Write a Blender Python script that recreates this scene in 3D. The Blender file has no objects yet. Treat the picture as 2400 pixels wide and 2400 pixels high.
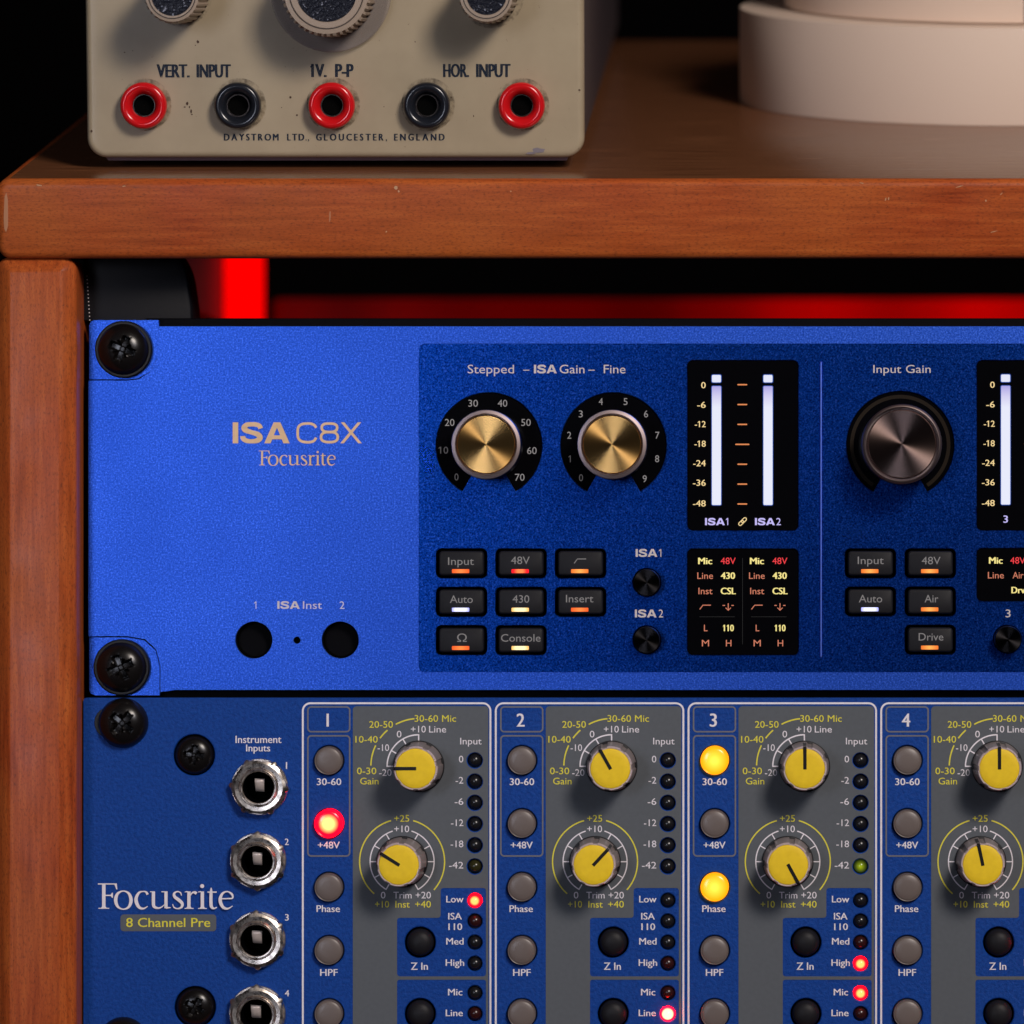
import bpy, bmesh, math, random
from mathutils import Matrix, Vector
from mathutils.geometry import tessellate_polygon

random.seed(7)
PI = math.pi
S = 1e-4                       # one drawing unit is a tenth of a millimetre
TH = math.radians(10.4)        # the rack fronts lean back by this much
RP = Matrix.Rotation(-TH, 4, 'X')
sc = bpy.context.scene
col = sc.collection


def P(x, y, d=0.0):            # rack frame (x right, y down, d into the rack) -> metres
    return Vector(((x - 1200) * S, d * S, (1200 - y) * S))


# ------------------------------------------------------------------ camera, world, lamps, exposure
CX, CY, CD = 1750, 1250, 12000
cam = bpy.data.cameras.new('camera')
cam.lens = 180
cam.sensor_width = 36
cam.shift_x = (1200 - CX) / 2400
cam.shift_y = (CY - 1200) / 2400
cam.clip_start = 0.01
cam.clip_end = 20
cam.dof.use_dof = True
cam.dof.focus_distance = 1.196
cam.dof.aperture_fstop = 15
cam_o = bpy.data.objects.new('camera', cam)
col.objects.link(cam_o)
cam_o.matrix_world = RP @ Matrix.Translation(P(CX, CY, -CD)) @ Matrix.Rotation(PI / 2, 4, 'X')
sc.camera = cam_o

w = bpy.data.worlds.new('World')
sc.world = w
w.use_nodes = True
w.node_tree.nodes['Background'].inputs[0].default_value = (0.9, 0.85, 1.0, 1)
w.node_tree.nodes['Background'].inputs[1].default_value = 0.012


def area(name, pos, target, sx, sy, energy, color, spread=180):
    l = bpy.data.lights.new(name, 'AREA')
    l.shape = 'RECTANGLE'
    l.size, l.size_y = sx, sy
    l.energy = energy
    l.color = color
    l.spread = math.radians(spread)
    o = bpy.data.objects.new(name, l)
    col.objects.link(o)
    p = RP @ Vector(pos)
    t = RP @ Vector(target)
    o.location = p
    o.rotation_euler = (t - p).to_track_quat('-Z', 'Y').to_euler()
    return o


CEN = P(1300, 1200)
area('key_lamp', CEN + Vector((0.50, -1.00, 0.62)), CEN, 0.27, 0.27, 9.8, (1.0, 0.88, 0.78))
area('left_softbox', P(-2600, 300, -11000), P(500, 1300), 0.18, 0.30, 0.095, (0.80, 0.84, 1.0), 34)
area('top_softbox', P(6200, -3300, -10000), P(2000, 900), 0.34, 0.30, 1.9, (0.84, 0.86, 1.0))

sc.view_settings.view_transform = 'Standard'
sc.view_settings.look = 'None'
sc.view_settings.exposure = 0
sc.view_settings.gamma = 1
sc.cycles.use_denoising = True
sc.cycles.max_bounces = 8
sc.cycles.sample_clamp_indirect = 4


# ------------------------------------------------------------------ materials
def mat(name, base=(0.5, 0.5, 0.5), rough=0.5, metal=0.0, **kw):
    m = bpy.data.materials.new(name)
    m.use_nodes = True
    b = m.node_tree.nodes['Principled BSDF']
    b.inputs['Base Color'].default_value = (*base, 1)
    b.inputs['Roughness'].default_value = rough
    b.inputs['Metallic'].default_value = metal
    for k, v in kw.items():
        b.inputs[k].default_value = v
    return m


def nd(m, t, **kw):
    n = m.node_tree.nodes.new(t)
    for k, v in kw.items():
        if k.startswith('i_'):
            n.inputs[k[2:].replace('_', ' ')].default_value = v
        else:
            setattr(n, k, v)
    return n


def lk(m, a, b):
    m.node_tree.links.new(a, b)


def bsdf(m):
    return m.node_tree.nodes['Principled BSDF']


def coords(m, scale=(1, 1, 1)):
    c = nd(m, 'ShaderNodeTexCoord')
    mp = nd(m, 'ShaderNodeMapping')
    mp.inputs['Scale'].default_value = scale
    lk(m, c.outputs['Object'], mp.inputs['Vector'])
    return mp.outputs[0]


def ramp(m, fac, stops):
    r = nd(m, 'ShaderNodeValToRGB')
    e = r.color_ramp.elements
    while len(e) < len(stops):
        e.new(0.5)
    for el, (p, c) in zip(e, stops):
        el.position = p
        el.color = (*c, 1) if len(c) == 3 else c
    lk(m, fac, r.inputs[0])
    return r.outputs[0]


def noise(m, vec, scale, detail=2, rough=0.5):
    n = nd(m, 'ShaderNodeTexNoise')
    n.inputs['Scale'].default_value = scale
    n.inputs['Detail'].default_value = detail
    n.inputs['Roughness'].default_value = rough
    lk(m, vec, n.inputs['Vector'])
    return n.outputs['Fac']


def bump(m, h, strength, dist):
    b = nd(m, 'ShaderNodeBump')
    b.inputs['Strength'].default_value = strength
    b.inputs['Distance'].default_value = dist
    lk(m, h, b.inputs['Height'])
    lk(m, b.outputs[0], bsdf(m).inputs['Normal'])
    return b


def mix(m, fac, a, b):
    n = nd(m, 'ShaderNodeMix', data_type='RGBA')
    if isinstance(fac, float):
        n.inputs[0].default_value = fac
    else:
        lk(m, fac, n.inputs[0])
    for i, v in ((6, a), (7, b)):
        if isinstance(v, tuple):
            n.inputs[i].default_value = (*v, 1)
        else:
            lk(m, v, n.inputs[i])
    return n.outputs[2]


def metal_flake(name, dark, light, rough, scale=2600, bs=0.5):
    m = mat(name, light, rough, 1.0)
    v = coords(m)
    n = noise(m, v, scale, 2, 0.7)
    c = ramp(m, n, [(0.32, dark), (0.55, light), (0.74, tuple(min(1, k * 1.6 + 0.05) for k in light))])
    smudge = noise(m, v, 28, 4, 0.6)
    c = mix(m, ramp(m, smudge, [(0.35, (0.0,) * 3), (0.75, (0.30,) * 3)]), c, dark)
    lk(m, c, bsdf(m).inputs['Base Color'])
    rr = nd(m, 'ShaderNodeMapRange')
    rr.inputs['To Min'].default_value = rough - 0.04
    rr.inputs['To Max'].default_value = rough + 0.05
    lk(m, smudge, rr.inputs['Value'])
    lk(m, rr.outputs[0], bsdf(m).inputs['Roughness'])
    n2 = noise(m, v, scale * 0.8, 1)
    bump(m, n2, bs, 0.00004)
    return m


M = {}
M['anod_border'] = metal_flake('blasted_blue_aluminium', (0.012, 0.060, 0.42), (0.036, 0.125, 0.68), 0.42, 2350, 0.62)
M['anod_inset'] = metal_flake('satin_dark_blue_aluminium', (0.0012, 0.015, 0.155), (0.005, 0.080, 0.54), 0.28, 2350, 0.36)
M['anod_bright'] = mat('bright_blue_edge', (0.16, 0.30, 1.0), 0.5, 0.6)


def powder(name, base, base2):
    m = mat(name, base, 0.55, 0.0, **{'Specular IOR Level': 0.16})
    v = coords(m)
    n = noise(m, v, 1250, 3, 0.6)
    lk(m, ramp(m, n, [(0.3, base), (0.7, base2)]), bsdf(m).inputs['Base Color'])
    bump(m, n, 0.85, 0.00022)
    return m


M['powder_blue'] = powder('textured_blue_powder_coat', (0.003, 0.040, 0.24), (0.006, 0.064, 0.35))


def print_mat(name, base, rough=0.5):
    m = mat(name, base, rough, 0.0, **{'Specular IOR Level': 0.2})
    v = coords(m)
    n = noise(m, v, 900, 2)
    lk(m, mix(m, n, tuple(k * 0.9 for k in base), tuple(min(1, k * 1.08) for k in base)), bsdf(m).inputs['Base Color'])
    bump(m, n, 0.15, 0.00005)
    return m


M['print_grey'] = print_mat('grey_silkscreen', (0.112, 0.124, 0.140), 0.45)
M['print_white'] = print_mat('white_silkscreen', (0.86, 0.82, 0.88))
M['print_line_grey'] = print_mat('pale_grey_silkscreen', (0.17, 0.17, 0.20))
M['print_yellow'] = print_mat('yellow_silkscreen', (0.82, 0.74, 0.07))
M['print_silver'] = print_mat('silver_silkscreen', (0.66, 0.62, 0.63))
M['print_gold'] = print_mat('copper_gold_silkscreen', (0.82, 0.57, 0.34))
M['print_navy'] = print_mat('navy_silkscreen', (0.010, 0.018, 0.035))
M['black_gloss'] = mat('black_gloss_glass', (0.002, 0.002, 0.003), 0.10, 0.0, **{'Specular IOR Level': 0.3})
M['black_satin'] = mat('black_satin_plastic', (0.008, 0.008, 0.010), 0.42, 0.0, **{'Specular IOR Level': 0.25})
M['button_black'] = mat('black_button_plastic', (0.011, 0.011, 0.014), 0.5, 0.0, **{'Specular IOR Level': 0.2})
M['black_deep'] = mat('black_recess', (0.002, 0.002, 0.002), 0.8, 0.0, **{'Specular IOR Level': 0.02})
M['screw_black'] = mat('black_oxide_screw', (0.006, 0.005, 0.005), 0.26, 0.0, **{'Specular IOR Level': 0.4})
M['chassis'] = mat('black_chassis_steel', (0.002, 0.002, 0.003), 0.6, 0.0, **{'Specular IOR Level': 0.05})
M['ring'] = mat('rose_grey_anodised_ring', (0.31, 0.245, 0.24), 0.42, 1.0)
M['knob_side'] = mat('dark_anodised_knob_side', (0.03, 0.025, 0.03), 0.35, 1.0)


def spun(name, base, rough, aniso=0.92):
    m = mat(name, base, rough, 1.0)
    b = bsdf(m)
    b.inputs['Anisotropic'].default_value = aniso
    t = nd(m, 'ShaderNodeTangent', direction_type='RADIAL', axis='Y')
    lk(m, t.outputs[0], b.inputs['Tangent'])
    c = nd(m, 'ShaderNodeTexCoord')
    sp = nd(m, 'ShaderNodeSeparateXYZ')
    lk(m, c.outputs['Object'], sp.inputs[0])
    ln = nd(m, 'ShaderNodeCombineXYZ')
    lk(m, sp.outputs[0], ln.inputs[0])
    lk(m, sp.outputs[2], ln.inputs[1])
    le = nd(m, 'ShaderNodeVectorMath', operation='LENGTH')
    lk(m, ln.outputs[0], le.inputs[0])
    cb = nd(m, 'ShaderNodeCombineXYZ')
    lk(m, le.outputs['Value'], cb.inputs[0])
    n = noise(m, cb.outputs[0], 3500, 2)
    lk(m, mix(m, n, tuple(k * 0.8 for k in base), tuple(min(1, k * 1.15) for k in base)), b.inputs['Base Color'])
    return m


M['brass_spun'] = spun('spun_brass', (0.74, 0.44, 0.15), 0.25)
M['bronze_spun'] = spun('spun_dark_bronze', (0.25, 0.175, 0.155), 0.24)
M['black_spun'] = spun('spun_black', (0.016, 0.015, 0.016), 0.30)

M['knob_yellow'] = print_mat('yellow_knob_cap', (0.97, 0.65, 0.025), 0.5)
M['knob_grey'] = mat('taupe_grey_knob_plastic', (0.27, 0.225, 0.22), 0.32)
M['knob_lip'] = mat('pale_grey_knob_lip', (0.55, 0.45, 0.44), 0.35)
M['button_grey'] = mat('smoky_grey_push_button', (0.155, 0.125, 0.115), 0.38)
bump(M['button_grey'], noise(M['button_grey'], coords(M['button_grey']), 900, 2), 0.12, 0.00005)
M['led_off'] = mat('smoked_lens', (0.012, 0.012, 0.014), 0.25)
M['led_off_red'] = mat('dark_red_lens', (0.035, 0.008, 0.008), 0.25)
M['led_off_olive'] = mat('dark_olive_lens', (0.03, 0.028, 0.008), 0.25)


def nickel():
    m = mat('worn_nickel_plate', (0.62, 0.57, 0.52), 0.3, 1.0)
    v = coords(m)
    n = noise(m, v, 1200, 5, 0.65)
    lk(m, ramp(m, n, [(0.30, (0.42, 0.37, 0.33)), (0.55, (0.66, 0.60, 0.54)), (0.8, (0.80, 0.74, 0.68))]), bsdf(m).inputs['Base Color'])
    r = ramp(m, noise(m, v, 500, 4), [(0.3, (0.18,) * 3), (0.7, (0.45,) * 3)])
    lk(m, r, bsdf(m).inputs['Roughness'])
    bump(m, n, 0.2, 0.00004)
    return m


M['nickel'] = nickel()
M['contact'] = mat('polished_spring_contact', (0.70, 0.60, 0.55), 0.4, 0.3)


def emit(name, center, edge, r, sc_c, sc_e, p0=0.35, p1=0.8):
    """light source whose die (middle) is hotter than its rim"""
    m = bpy.data.materials.new(name)
    m.use_nodes = True
    nt = m.node_tree
    b = bsdf(m)
    b.inputs['Base Color'].default_value = (*[k * 0.4 for k in edge], 1)
    b.inputs['Roughness'].default_value = 0.2
    c = nd(m, 'ShaderNodeTexCoord')
    sp = nd(m, 'ShaderNodeSeparateXYZ')
    lk(m, c.outputs['Object'], sp.inputs[0])
    cb = nd(m, 'ShaderNodeCombineXYZ')
    lk(m, sp.outputs[0], cb.inputs[0])
    lk(m, sp.outputs[2], cb.inputs[1])
    le = nd(m, 'ShaderNodeVectorMath', operation='LENGTH')
    lk(m, cb.outputs[0], le.inputs[0])
    mr = nd(m, 'ShaderNodeMapRange')
    mr.inputs['From Max'].default_value = r * S
    lk(m, le.outputs['Value'], mr.inputs['Value'])
    col_ = ramp(m, mr.outputs[0], [(p0, center), (p1, edge)])
    st = nd(m, 'ShaderNodeMapRange')
    st.inputs['From Min'].default_value = p0
    st.inputs['From Max'].default_value = p1
    st.inputs['To Min'].default_value = sc_c
    st.inputs['To Max'].default_value = sc_e
    lk(m, mr.outputs[0], st.inputs['Value'])
    lk(m, col_, b.inputs['Emission Color'])
    lk(m, st.outputs[0], b.inputs['Emission Strength'])
    return m


def glow(name, c, s=1.0):
    m = mat(name, (0.01, 0.01, 0.01), 0.3)
    bsdf(m).inputs['Emission Color'].default_value = (*c, 1)
    bsdf(m).inputs['Emission Strength'].default_value = s
    bsdf(m).inputs['Specular IOR Level'].default_value = 0.1
    return m


M['led_red'] = emit('lit_red_lens', (1.0, 0.085, 0.020), (1.0, 0.0006, 0.003), 17, 10, 9, 0.42, 0.68)
M['led_red_hot'] = emit('bright_lit_red_lens', (1.0, 0.030, 0.014), (1.0, 0.0003, 0.0022), 17, 60, 60, 0.60, 0.85)
M['led_green'] = emit('dim_green_lens', (0.36, 0.45, 0.01), (0.02, 0.04, 0.005), 17, 0.9, 0.35, 0.1, 0.9)
M['lamp_red'] = emit('lit_red_push_button', (1.0, 0.16, 0.045), (1.0, 0.0006, 0.008), 33, 7.0, 5.0, 0.38, 0.72)
M['lamp_yellow'] = emit('lit_amber_push_button', (1.0, 0.46, 0.045), (1.0, 0.30, 0.001), 33, 2.2, 1.5, 0.15, 0.95)
M['ind_orange'] = emit('orange_indicator', (1.0, 0.26, 0.06), (0.85, 0.11, 0.02), 20, 1.0, 0.95, 0.1, 0.9)
M['ind_amber'] = emit('amber_indicator', (1.0, 0.40, 0.09), (0.80, 0.18, 0.03), 20, 1.1, 0.95, 0.1, 0.9)
M['ind_red'] = emit('red_indicator', (1.0, 0.22, 0.06), (0.9, 0.01, 0.02), 20, 1.3, 1.0, 0.3, 0.75)
M['ind_white'] = emit('white_indicator', (0.85, 0.85, 1.0), (0.36, 0.38, 1.0), 20, 1.2, 1.1, 0.6, 1.0)
M['ind_cream'] = emit('warm_white_indicator', (1.0, 0.86, 0.50), (1.0, 0.55, 0.15), 20, 1.2, 0.95, 0.5, 0.95)
M['sc_cream'] = glow('cream_display_light', (0.92, 0.68, 0.32), 1.0)
M['sc_yellow'] = glow('yellow_display_light', (0.95, 0.80, 0.28), 1.0)
M['sc_red'] = glow('red_display_light', (0.90, 0.05, 0.06), 1.0)
M['sc_salmon'] = glow('salmon_display_light', (0.62, 0.20, 0.12), 1.0)
M['sc_orange'] = glow('orange_display_light', (0.80, 0.26, 0.09), 1.0)
M['sc_lav'] = glow('lavender_display_light', (0.56, 0.50, 0.95), 1.0)
M['sc_bar'] = glow('white_bar_light', (0.78, 0.80, 0.95), 1.0)
def bar_mat():
    m = glow('white_bar_light', (0.78, 0.80, 0.95), 1.0)
    c = nd(m, 'ShaderNodeTexCoord')
    sp = nd(m, 'ShaderNodeSeparateXYZ')
    lk(m, c.outputs['Object'], sp.inputs[0])
    mr = nd(m, 'ShaderNodeMapRange')
    mr.inputs['From Min'].default_value = -0.0060
    mr.inputs['From Max'].default_value = -0.0110
    lk(m, sp.outputs[2], mr.inputs['Value'])
    lk(m, ramp(m, mr.outputs[0], [(0.0, (0.42, 0.38, 0.78)), (0.5, (0.66, 0.63, 0.88)), (1.0, (0.80, 0.82, 0.96))]), bsdf(m).inputs['Emission Color'])
    return m


M['sc_bar'] = bar_mat()
M['sc_square'] = glow('white_peak_light', (0.78, 0.80, 0.95), 1.0)
M['sc_edge'] = glow('blue_light_bleed', (0.02, 0.07, 0.36), 1.0)
M['sc_faint'] = glow('faint_display_line', (0.012, 0.012, 0.012), 1.0)
M['sc_grey'] = glow('grey_backlit_numeral', (0.24, 0.22, 0.22), 1.0)
M['sc_dim'] = glow('dim_backlit_numeral', (0.07, 0.065, 0.068), 1.0)
M['btn_text'] = glow('backlit_button_legend', (0.20, 0.185, 0.185), 1.0)


def wood(name, axis):
    m = mat(name, (0.4, 0.1, 0.04), 0.36)
    sclv = (9, 160, 160) if axis == 0 else (160, 160, 9)
    v = coords(m, sclv)
    v2 = coords(m)
    grain = noise(m, v, 5, 5, 0.65)
    c = ramp(m, grain, [(0.25, (0.22, 0.032, 0.008)), (0.5, (0.41, 0.073, 0.017)), (0.75, (0.56, 0.130, 0.028))])
    big = noise(m, v2, 22, 2)
    c = mix(m, ramp(m, big, [(0.35, (0.0,) * 3), (0.7, (0.55,) * 3)]), c, (0.50, 0.140, 0.026))
    sclp = (1000, 2400, 2400) if axis == 0 else (2400, 2400, 1000)
    v3 = coords(m, sclp)
    pore = noise(m, v3, 1.0, 3, 0.7)
    c = mix(m, ramp(m, pore, [(0.28, (0.75,) * 3), (0.50, (0.0,) * 3)]), c, (0.10, 0.025, 0.012))
    lk(m, c, bsdf(m).inputs['Base Color'])
    bump(m, pore, 0.25, 0.00008)
    r = ramp(m, noise(m, v2, 90, 3), [(0.3, (0.30,) * 3), (0.7, (0.44,) * 3)])
    lk(m, r, bsdf(m).inputs['Roughness'])
    bsdf(m).inputs['Specular IOR Level'].default_value = 0.2
    return m


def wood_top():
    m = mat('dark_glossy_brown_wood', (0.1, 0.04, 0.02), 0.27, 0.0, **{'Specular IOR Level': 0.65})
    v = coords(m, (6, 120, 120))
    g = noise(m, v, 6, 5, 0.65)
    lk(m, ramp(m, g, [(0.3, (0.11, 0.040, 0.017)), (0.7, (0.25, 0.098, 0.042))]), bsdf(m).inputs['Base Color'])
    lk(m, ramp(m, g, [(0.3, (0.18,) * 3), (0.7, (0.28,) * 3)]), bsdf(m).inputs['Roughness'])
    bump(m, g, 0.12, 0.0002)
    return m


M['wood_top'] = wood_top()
M['wood_x'] = wood('reddish_stained_wood_along', 0)
M['wood_z'] = wood('reddish_stained_wood_upright', 2)
M['wood_scuff'] = mat('bare_wood_scuff', (0.56, 0.33, 0.18), 0.6)
M['wood_worn'] = mat('rubbed_wood_edge', (0.48, 0.21, 0.10), 0.5)
M['vinyl'] = mat('black_vinyl', (0.005, 0.005, 0.007), 0.5, 0.0, **{'Specular IOR Level': 0.15})
bump(M['vinyl'], noise(M['vinyl'], coords(M['vinyl']), 700, 3), 0.3, 0.0001)


def cream():
    m = mat('aged_cream_enamel', (0.4, 0.33, 0.22), 0.33)
    v = coords(m)
    n = noise(m, v, 45, 4, 0.6)
    c = ramp(m, n, [(0.3, (0.355, 0.288, 0.192)), (0.7, (0.425, 0.348, 0.235))])
    sp = noise(m, v, 1000, 3, 0.7)
    c = mix(m, ramp(m, sp, [(0.27, (0.85,) * 3), (0.33, (0.0,) * 3)]), c, (0.16, 0.10, 0.06))
    lk(m, c, bsdf(m).inputs['Base Color'])
    bump(m, noise(m, v, 500, 3), 0.12, 0.0001)
    return m


M['cream'] = cream()
M['case_side'] = mat('purple_brown_hammered_case', (0.055, 0.042, 0.050), 0.5)
bump(M['case_side'], noise(M['case_side'], coords(M['case_side']), 300, 3), 0.4, 0.0002)
M['case_base'] = mat('worn_dark_base_metal', (0.16, 0.12, 0.15), 0.4, 0.5)
M['rust'] = mat('brown_rust_spot', (0.055, 0.022, 0.010), 0.7)
M['worn'] = mat('bare_metal_wear', (0.22, 0.19, 0.21), 0.5, 0.5)
M['red_plastic'] = mat('glossy_red_plastic', (0.62, 0.008, 0.012), 0.16)
M['black_plastic'] = mat('glossy_black_plastic', (0.012, 0.014, 0.020), 0.2)
M['scope_knob'] = mat('taupe_scope_knob', (0.36, 0.28, 0.215), 0.38)
M['knob_line'] = mat('dark_groove', (0.04, 0.03, 0.025), 0.6)
M['metal_dull'] = mat('dull_metal_tube', (0.09, 0.075, 0.07), 0.35, 1.0)


def glitter():
    m = mat('black_glitter_foil', (0.01, 0.012, 0.02), 0.35, 0.0, **{'Specular IOR Level': 0.2})
    v = coords(m)
    n = noise(m, v, 1500, 1, 0.5)
    lk(m, ramp(m, n, [(0.66, (0.006, 0.007, 0.014)), (0.76, (0.25, 0.27, 0.34))]), bsdf(m).inputs['Base Color'])
    bump(m, n, 1.0, 0.0002)
    return m


M['glitter'] = glitter()
M['clear'] = mat('clear_acrylic_skirt', (0.30, 0.27, 0.27), 0.15, 0.0, IOR=1.45)
bsdf(M['clear']).inputs['Alpha'].default_value = 0.34
M['roll_paper'] = mat('matt_white_tape', (0.80, 0.63, 0.51), 0.6)
bump(M['roll_paper'], noise(M['roll_paper'], coords(M['roll_paper'], (1, 1, 4)), 120, 3), 0.05, 0.0005)
M['wall'] = mat('dark_wall_paint', (0.0025, 0.0022, 0.0025), 0.9, 0.0, **{'Specular IOR Level': 0.02})
M['red_glow'] = glow('red_post_glow', (1.0, 0.0, 0.0), 1.15)  # red light on the post, put in as emission
for k_ in ('red_glow',):
    bsdf(M[k_]).inputs['Specular IOR Level'].default_value = 0
    bsdf(M[k_]).inputs['Base Color'].default_value = (0, 0, 0, 1)
M['pale_matt'] = mat('pale_matt_board', (0.5, 0.45, 0.45), 0.8)


def strip_mat():
    m = glow('red_strip_glow', (1.0, 0.0, 0.0), 1.0)
    c = nd(m, 'ShaderNodeTexCoord')
    sp = nd(m, 'ShaderNodeSeparateXYZ')
    lk(m, c.outputs['Object'], sp.inputs[0])
    cb = nd(m, 'ShaderNodeCombineXYZ')
    lk(m, sp.outputs[0], cb.inputs[0])
    n = noise(m, cb.outputs[0], 22, 1)
    r = ramp(m, n, [(0.3, (0.22,) * 3), (0.7, (0.60,) * 3)])
    mr = nd(m, 'ShaderNodeMapRange')      # emission rises towards the strip's right end
    mr.inputs['From Min'].default_value = 0.03
    mr.inputs['From Max'].default_value = 0.12
    mr.inputs['To Min'].default_value = 0.20
    mr.inputs['To Max'].default_value = 1.0
    lk(m, sp.outputs[0], mr.inputs['Value'])
    mu = nd(m, 'ShaderNodeMath', operation='MULTIPLY')
    lk(m, r, mu.inputs[0])
    lk(m, mr.outputs[0], mu.inputs[1])
    lk(m, mu.outputs[0], bsdf(m).inputs['Emission Strength'])
    return m


M['red_strip'] = strip_mat()


# ------------------------------------------------------------------ builders (drawing units, y down, d into the rack)
def root(name, label, cat, loc, rot=None, group=None):
    o = bpy.data.objects.new(name, None)
    o.empty_display_size = 0.01
    col.objects.link(o)
    o.matrix_world = Matrix.Translation(loc) @ (rot or Matrix.Identity(4))
    o['label'] = label
    o['category'] = cat
    if group:
        o['group'] = group
    return o


class MB:
    def __init__(s):
        s.v, s.f, s.sm = [], [], []

    def add(s, pts, faces, smooth=False):
        n = len(s.v)
        s.v += [tuple(p) for p in pts]
        s.f += [tuple(n + i for i in f) for f in faces]
        s.sm += [smooth] * len(faces)
        return n

    def mesh(s, name, m):
        me = bpy.data.meshes.new(name)
        me.from_pydata([(x * S, d * S, -y * S) for x, y, d in s.v], [], s.f)
        bm = bmesh.new()
        bm.from_mesh(me)
        bmesh.ops.remove_doubles(bm, verts=bm.verts, dist=2e-7)
        bm.to_mesh(me)
        bm.free()
        me.materials.append(m)
        return me


CACHE = {}


def put(name, me, parent, x=0, y=0, d=0):
    o = bpy.data.objects.new(name, me)
    col.objects.link(o)
    o.parent = parent
    o.location = (x * S, d * S, -y * S)
    return o


def smooth(me, ang=35):
    me.shade_smooth()
    try:
        me.set_sharp_from_angle(angle=math.radians(ang))
    except Exception:
        pass
    return me


def fixn(me):
    bm = bmesh.new()
    bm.from_mesh(me)
    bmesh.ops.recalc_face_normals(bm, faces=bm.faces)
    bm.to_mesh(me)
    bm.free()
    return me


def circ(cx, cy, r, n=40, a0=0.0):
    return [(cx + r * math.cos(a0 + 2 * PI * i / n), cy + r * math.sin(a0 + 2 * PI * i / n)) for i in range(n)]


def rrect(x0, x1, y0, y1, r, n=5):
    r = max(r, 0.01)
    out = []
    for cx, cy, a in ((x1 - r, y0 + r, -90), (x1 - r, y1 - r, 0), (x0 + r, y1 - r, 90), (x0 + r, y0 + r, 180)):
        for i in range(n + 1):
            t = math.radians(a + 90 * i / n)
            out.append((cx + r * math.cos(t), cy + r * math.sin(t)))
    return out


def plate(x0, x1, y0, y1, r, prof, n=5, back=True):
    """rounded rectangle swept through (inset, d) from front to back"""
    b = MB()
    rings = [rrect(x0 + i, x1 - i, y0 + i, y1 - i, r - i, n) for i, d in prof]
    k = len(rings[0])
    for ring, (i, d) in zip(rings, prof):
        b.v += [(x, y, d) for x, y in ring]
    for a in range(len(prof) - 1):
        for j in range(k):
            b.f.append((a * k + j, a * k + (j + 1) % k, (a + 1) * k + (j + 1) % k, (a + 1) * k + j))
    b.f.append(tuple(range(k))[::-1])
    if back:
        b.f.append(tuple((len(prof) - 1) * k + j for j in range(k)))
    return b


def fillet(r, d0, depth, n=4):
    return [(r - r * math.sin(PI / 2 * i / n), d0 + r - r * math.cos(PI / 2 * i / n)) for i in range(n + 1)] + [(0, d0 + depth)]


def lathe(prof, n=48, cx=0, cy=0, close=True, wob=None):
    b = MB()
    for r, d in prof:
        for i in range(n):
            a = 2 * PI * i / n
            rr = r * (wob(a, d) if wob else 1)
            b.v.append((cx + rr * math.cos(a), cy + rr * math.sin(a), d))
    for a in range(len(prof) - 1):
        for j in range(n):
            b.f.append((a * n + j, a * n + (j + 1) % n, (a + 1) * n + (j + 1) % n, (a + 1) * n + j))
    if close:
        b.f.append(tuple(range(n))[::-1])
    return b


def sheet(outer, holes=(), d=0.0):
    """flat face with holes"""
    loops = [outer] + list(holes)
    allp = [p for l in loops for p in l]
    tris = tessellate_polygon([[Vector((x, -y, 0)) for x, y in l] for l in loops])
    b = MB()
    b.v = [(x, y, d) for x, y in allp]
    b.f = [tuple(t) for t in tris]
    return b


def slab(outer, holes, d0, d1, c=2.0):
    """panel: front face at d0, walls to d1; holes are functions loop(grow)"""
    b = sheet(outer, [h(c) for h in holes], d0)
    def wall(lp0, da, lp1, db):
        n = len(lp0)
        s = len(b.v)
        b.v += [(x, y, da) for x, y in lp0] + [(x, y, db) for x, y in lp1]
        b.f += [(s + i, s + (i + 1) % n, s + n + (i + 1) % n, s + n + i) for i in range(n)]
    wall(outer, d0, outer, d1)
    for h in holes:
        wall(h(c), d0, h(0), d0 + c)
        wall(h(0), d0 + c, h(0), d1)
    return b


def hc(x, y, r, n=32):
    return lambda g: circ(x, y, r + g, n)


def hr(x0, x1, y0, y1, r):
    return lambda g: rrect(x0 - g, x1 + g, y0 - g, y1 + g, r + g)


def spline(pts, n=8, closed=False):
    out = []
    m = len(pts)
    rng = range(m if closed else m - 1)
    for i in rng:
        p0 = pts[(i - 1) % m] if closed or i > 0 else pts[i]
        p1, p2 = pts[i], pts[(i + 1) % m]
        p3 = pts[(i + 2) % m] if closed or i + 2 < m else p2
        for k in range(n):
            t = k / n
            out.append(tuple(0.5 * (2 * b_ + (c_ - a_) * t + (2 * a_ - 5 * b_ + 4 * c_ - e_) * t * t + (3 * b_ - a_ - 3 * c_ + e_) * t ** 3)
                             for a_, b_, c_, e_ in zip(p0, p1, p2, p3)))
    if not closed:
        out.append(tuple(pts[-1]))
    return out


def stroke(b, pts, wd, d=0.0, closed=False):
    """ribbon; wd a number, or pts carry their own width as third value"""
    n = len(pts)
    s = len(b.v)
    for i in range(n):
        a = pts[(i - 1) % n] if closed or i > 0 else pts[i]
        c = pts[(i + 1) % n] if closed or i < n - 1 else pts[i]
        tx, ty = c[0] - a[0], c[1] - a[1]
        l = math.hypot(tx, ty) or 1
        nx, ny = -ty / l, tx / l
        h = (pts[i][2] if len(pts[i]) > 2 else wd) / 2
        b.v += [(pts[i][0] + nx * h, pts[i][1] + ny * h, d), (pts[i][0] - nx * h, pts[i][1] - ny * h, d)]
    for i in range(n if closed else n - 1):
        j = (i + 1) % n
        b.f.append((s + 2 * i, s + 2 * i + 1, s + 2 * j + 1, s + 2 * j))


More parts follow.
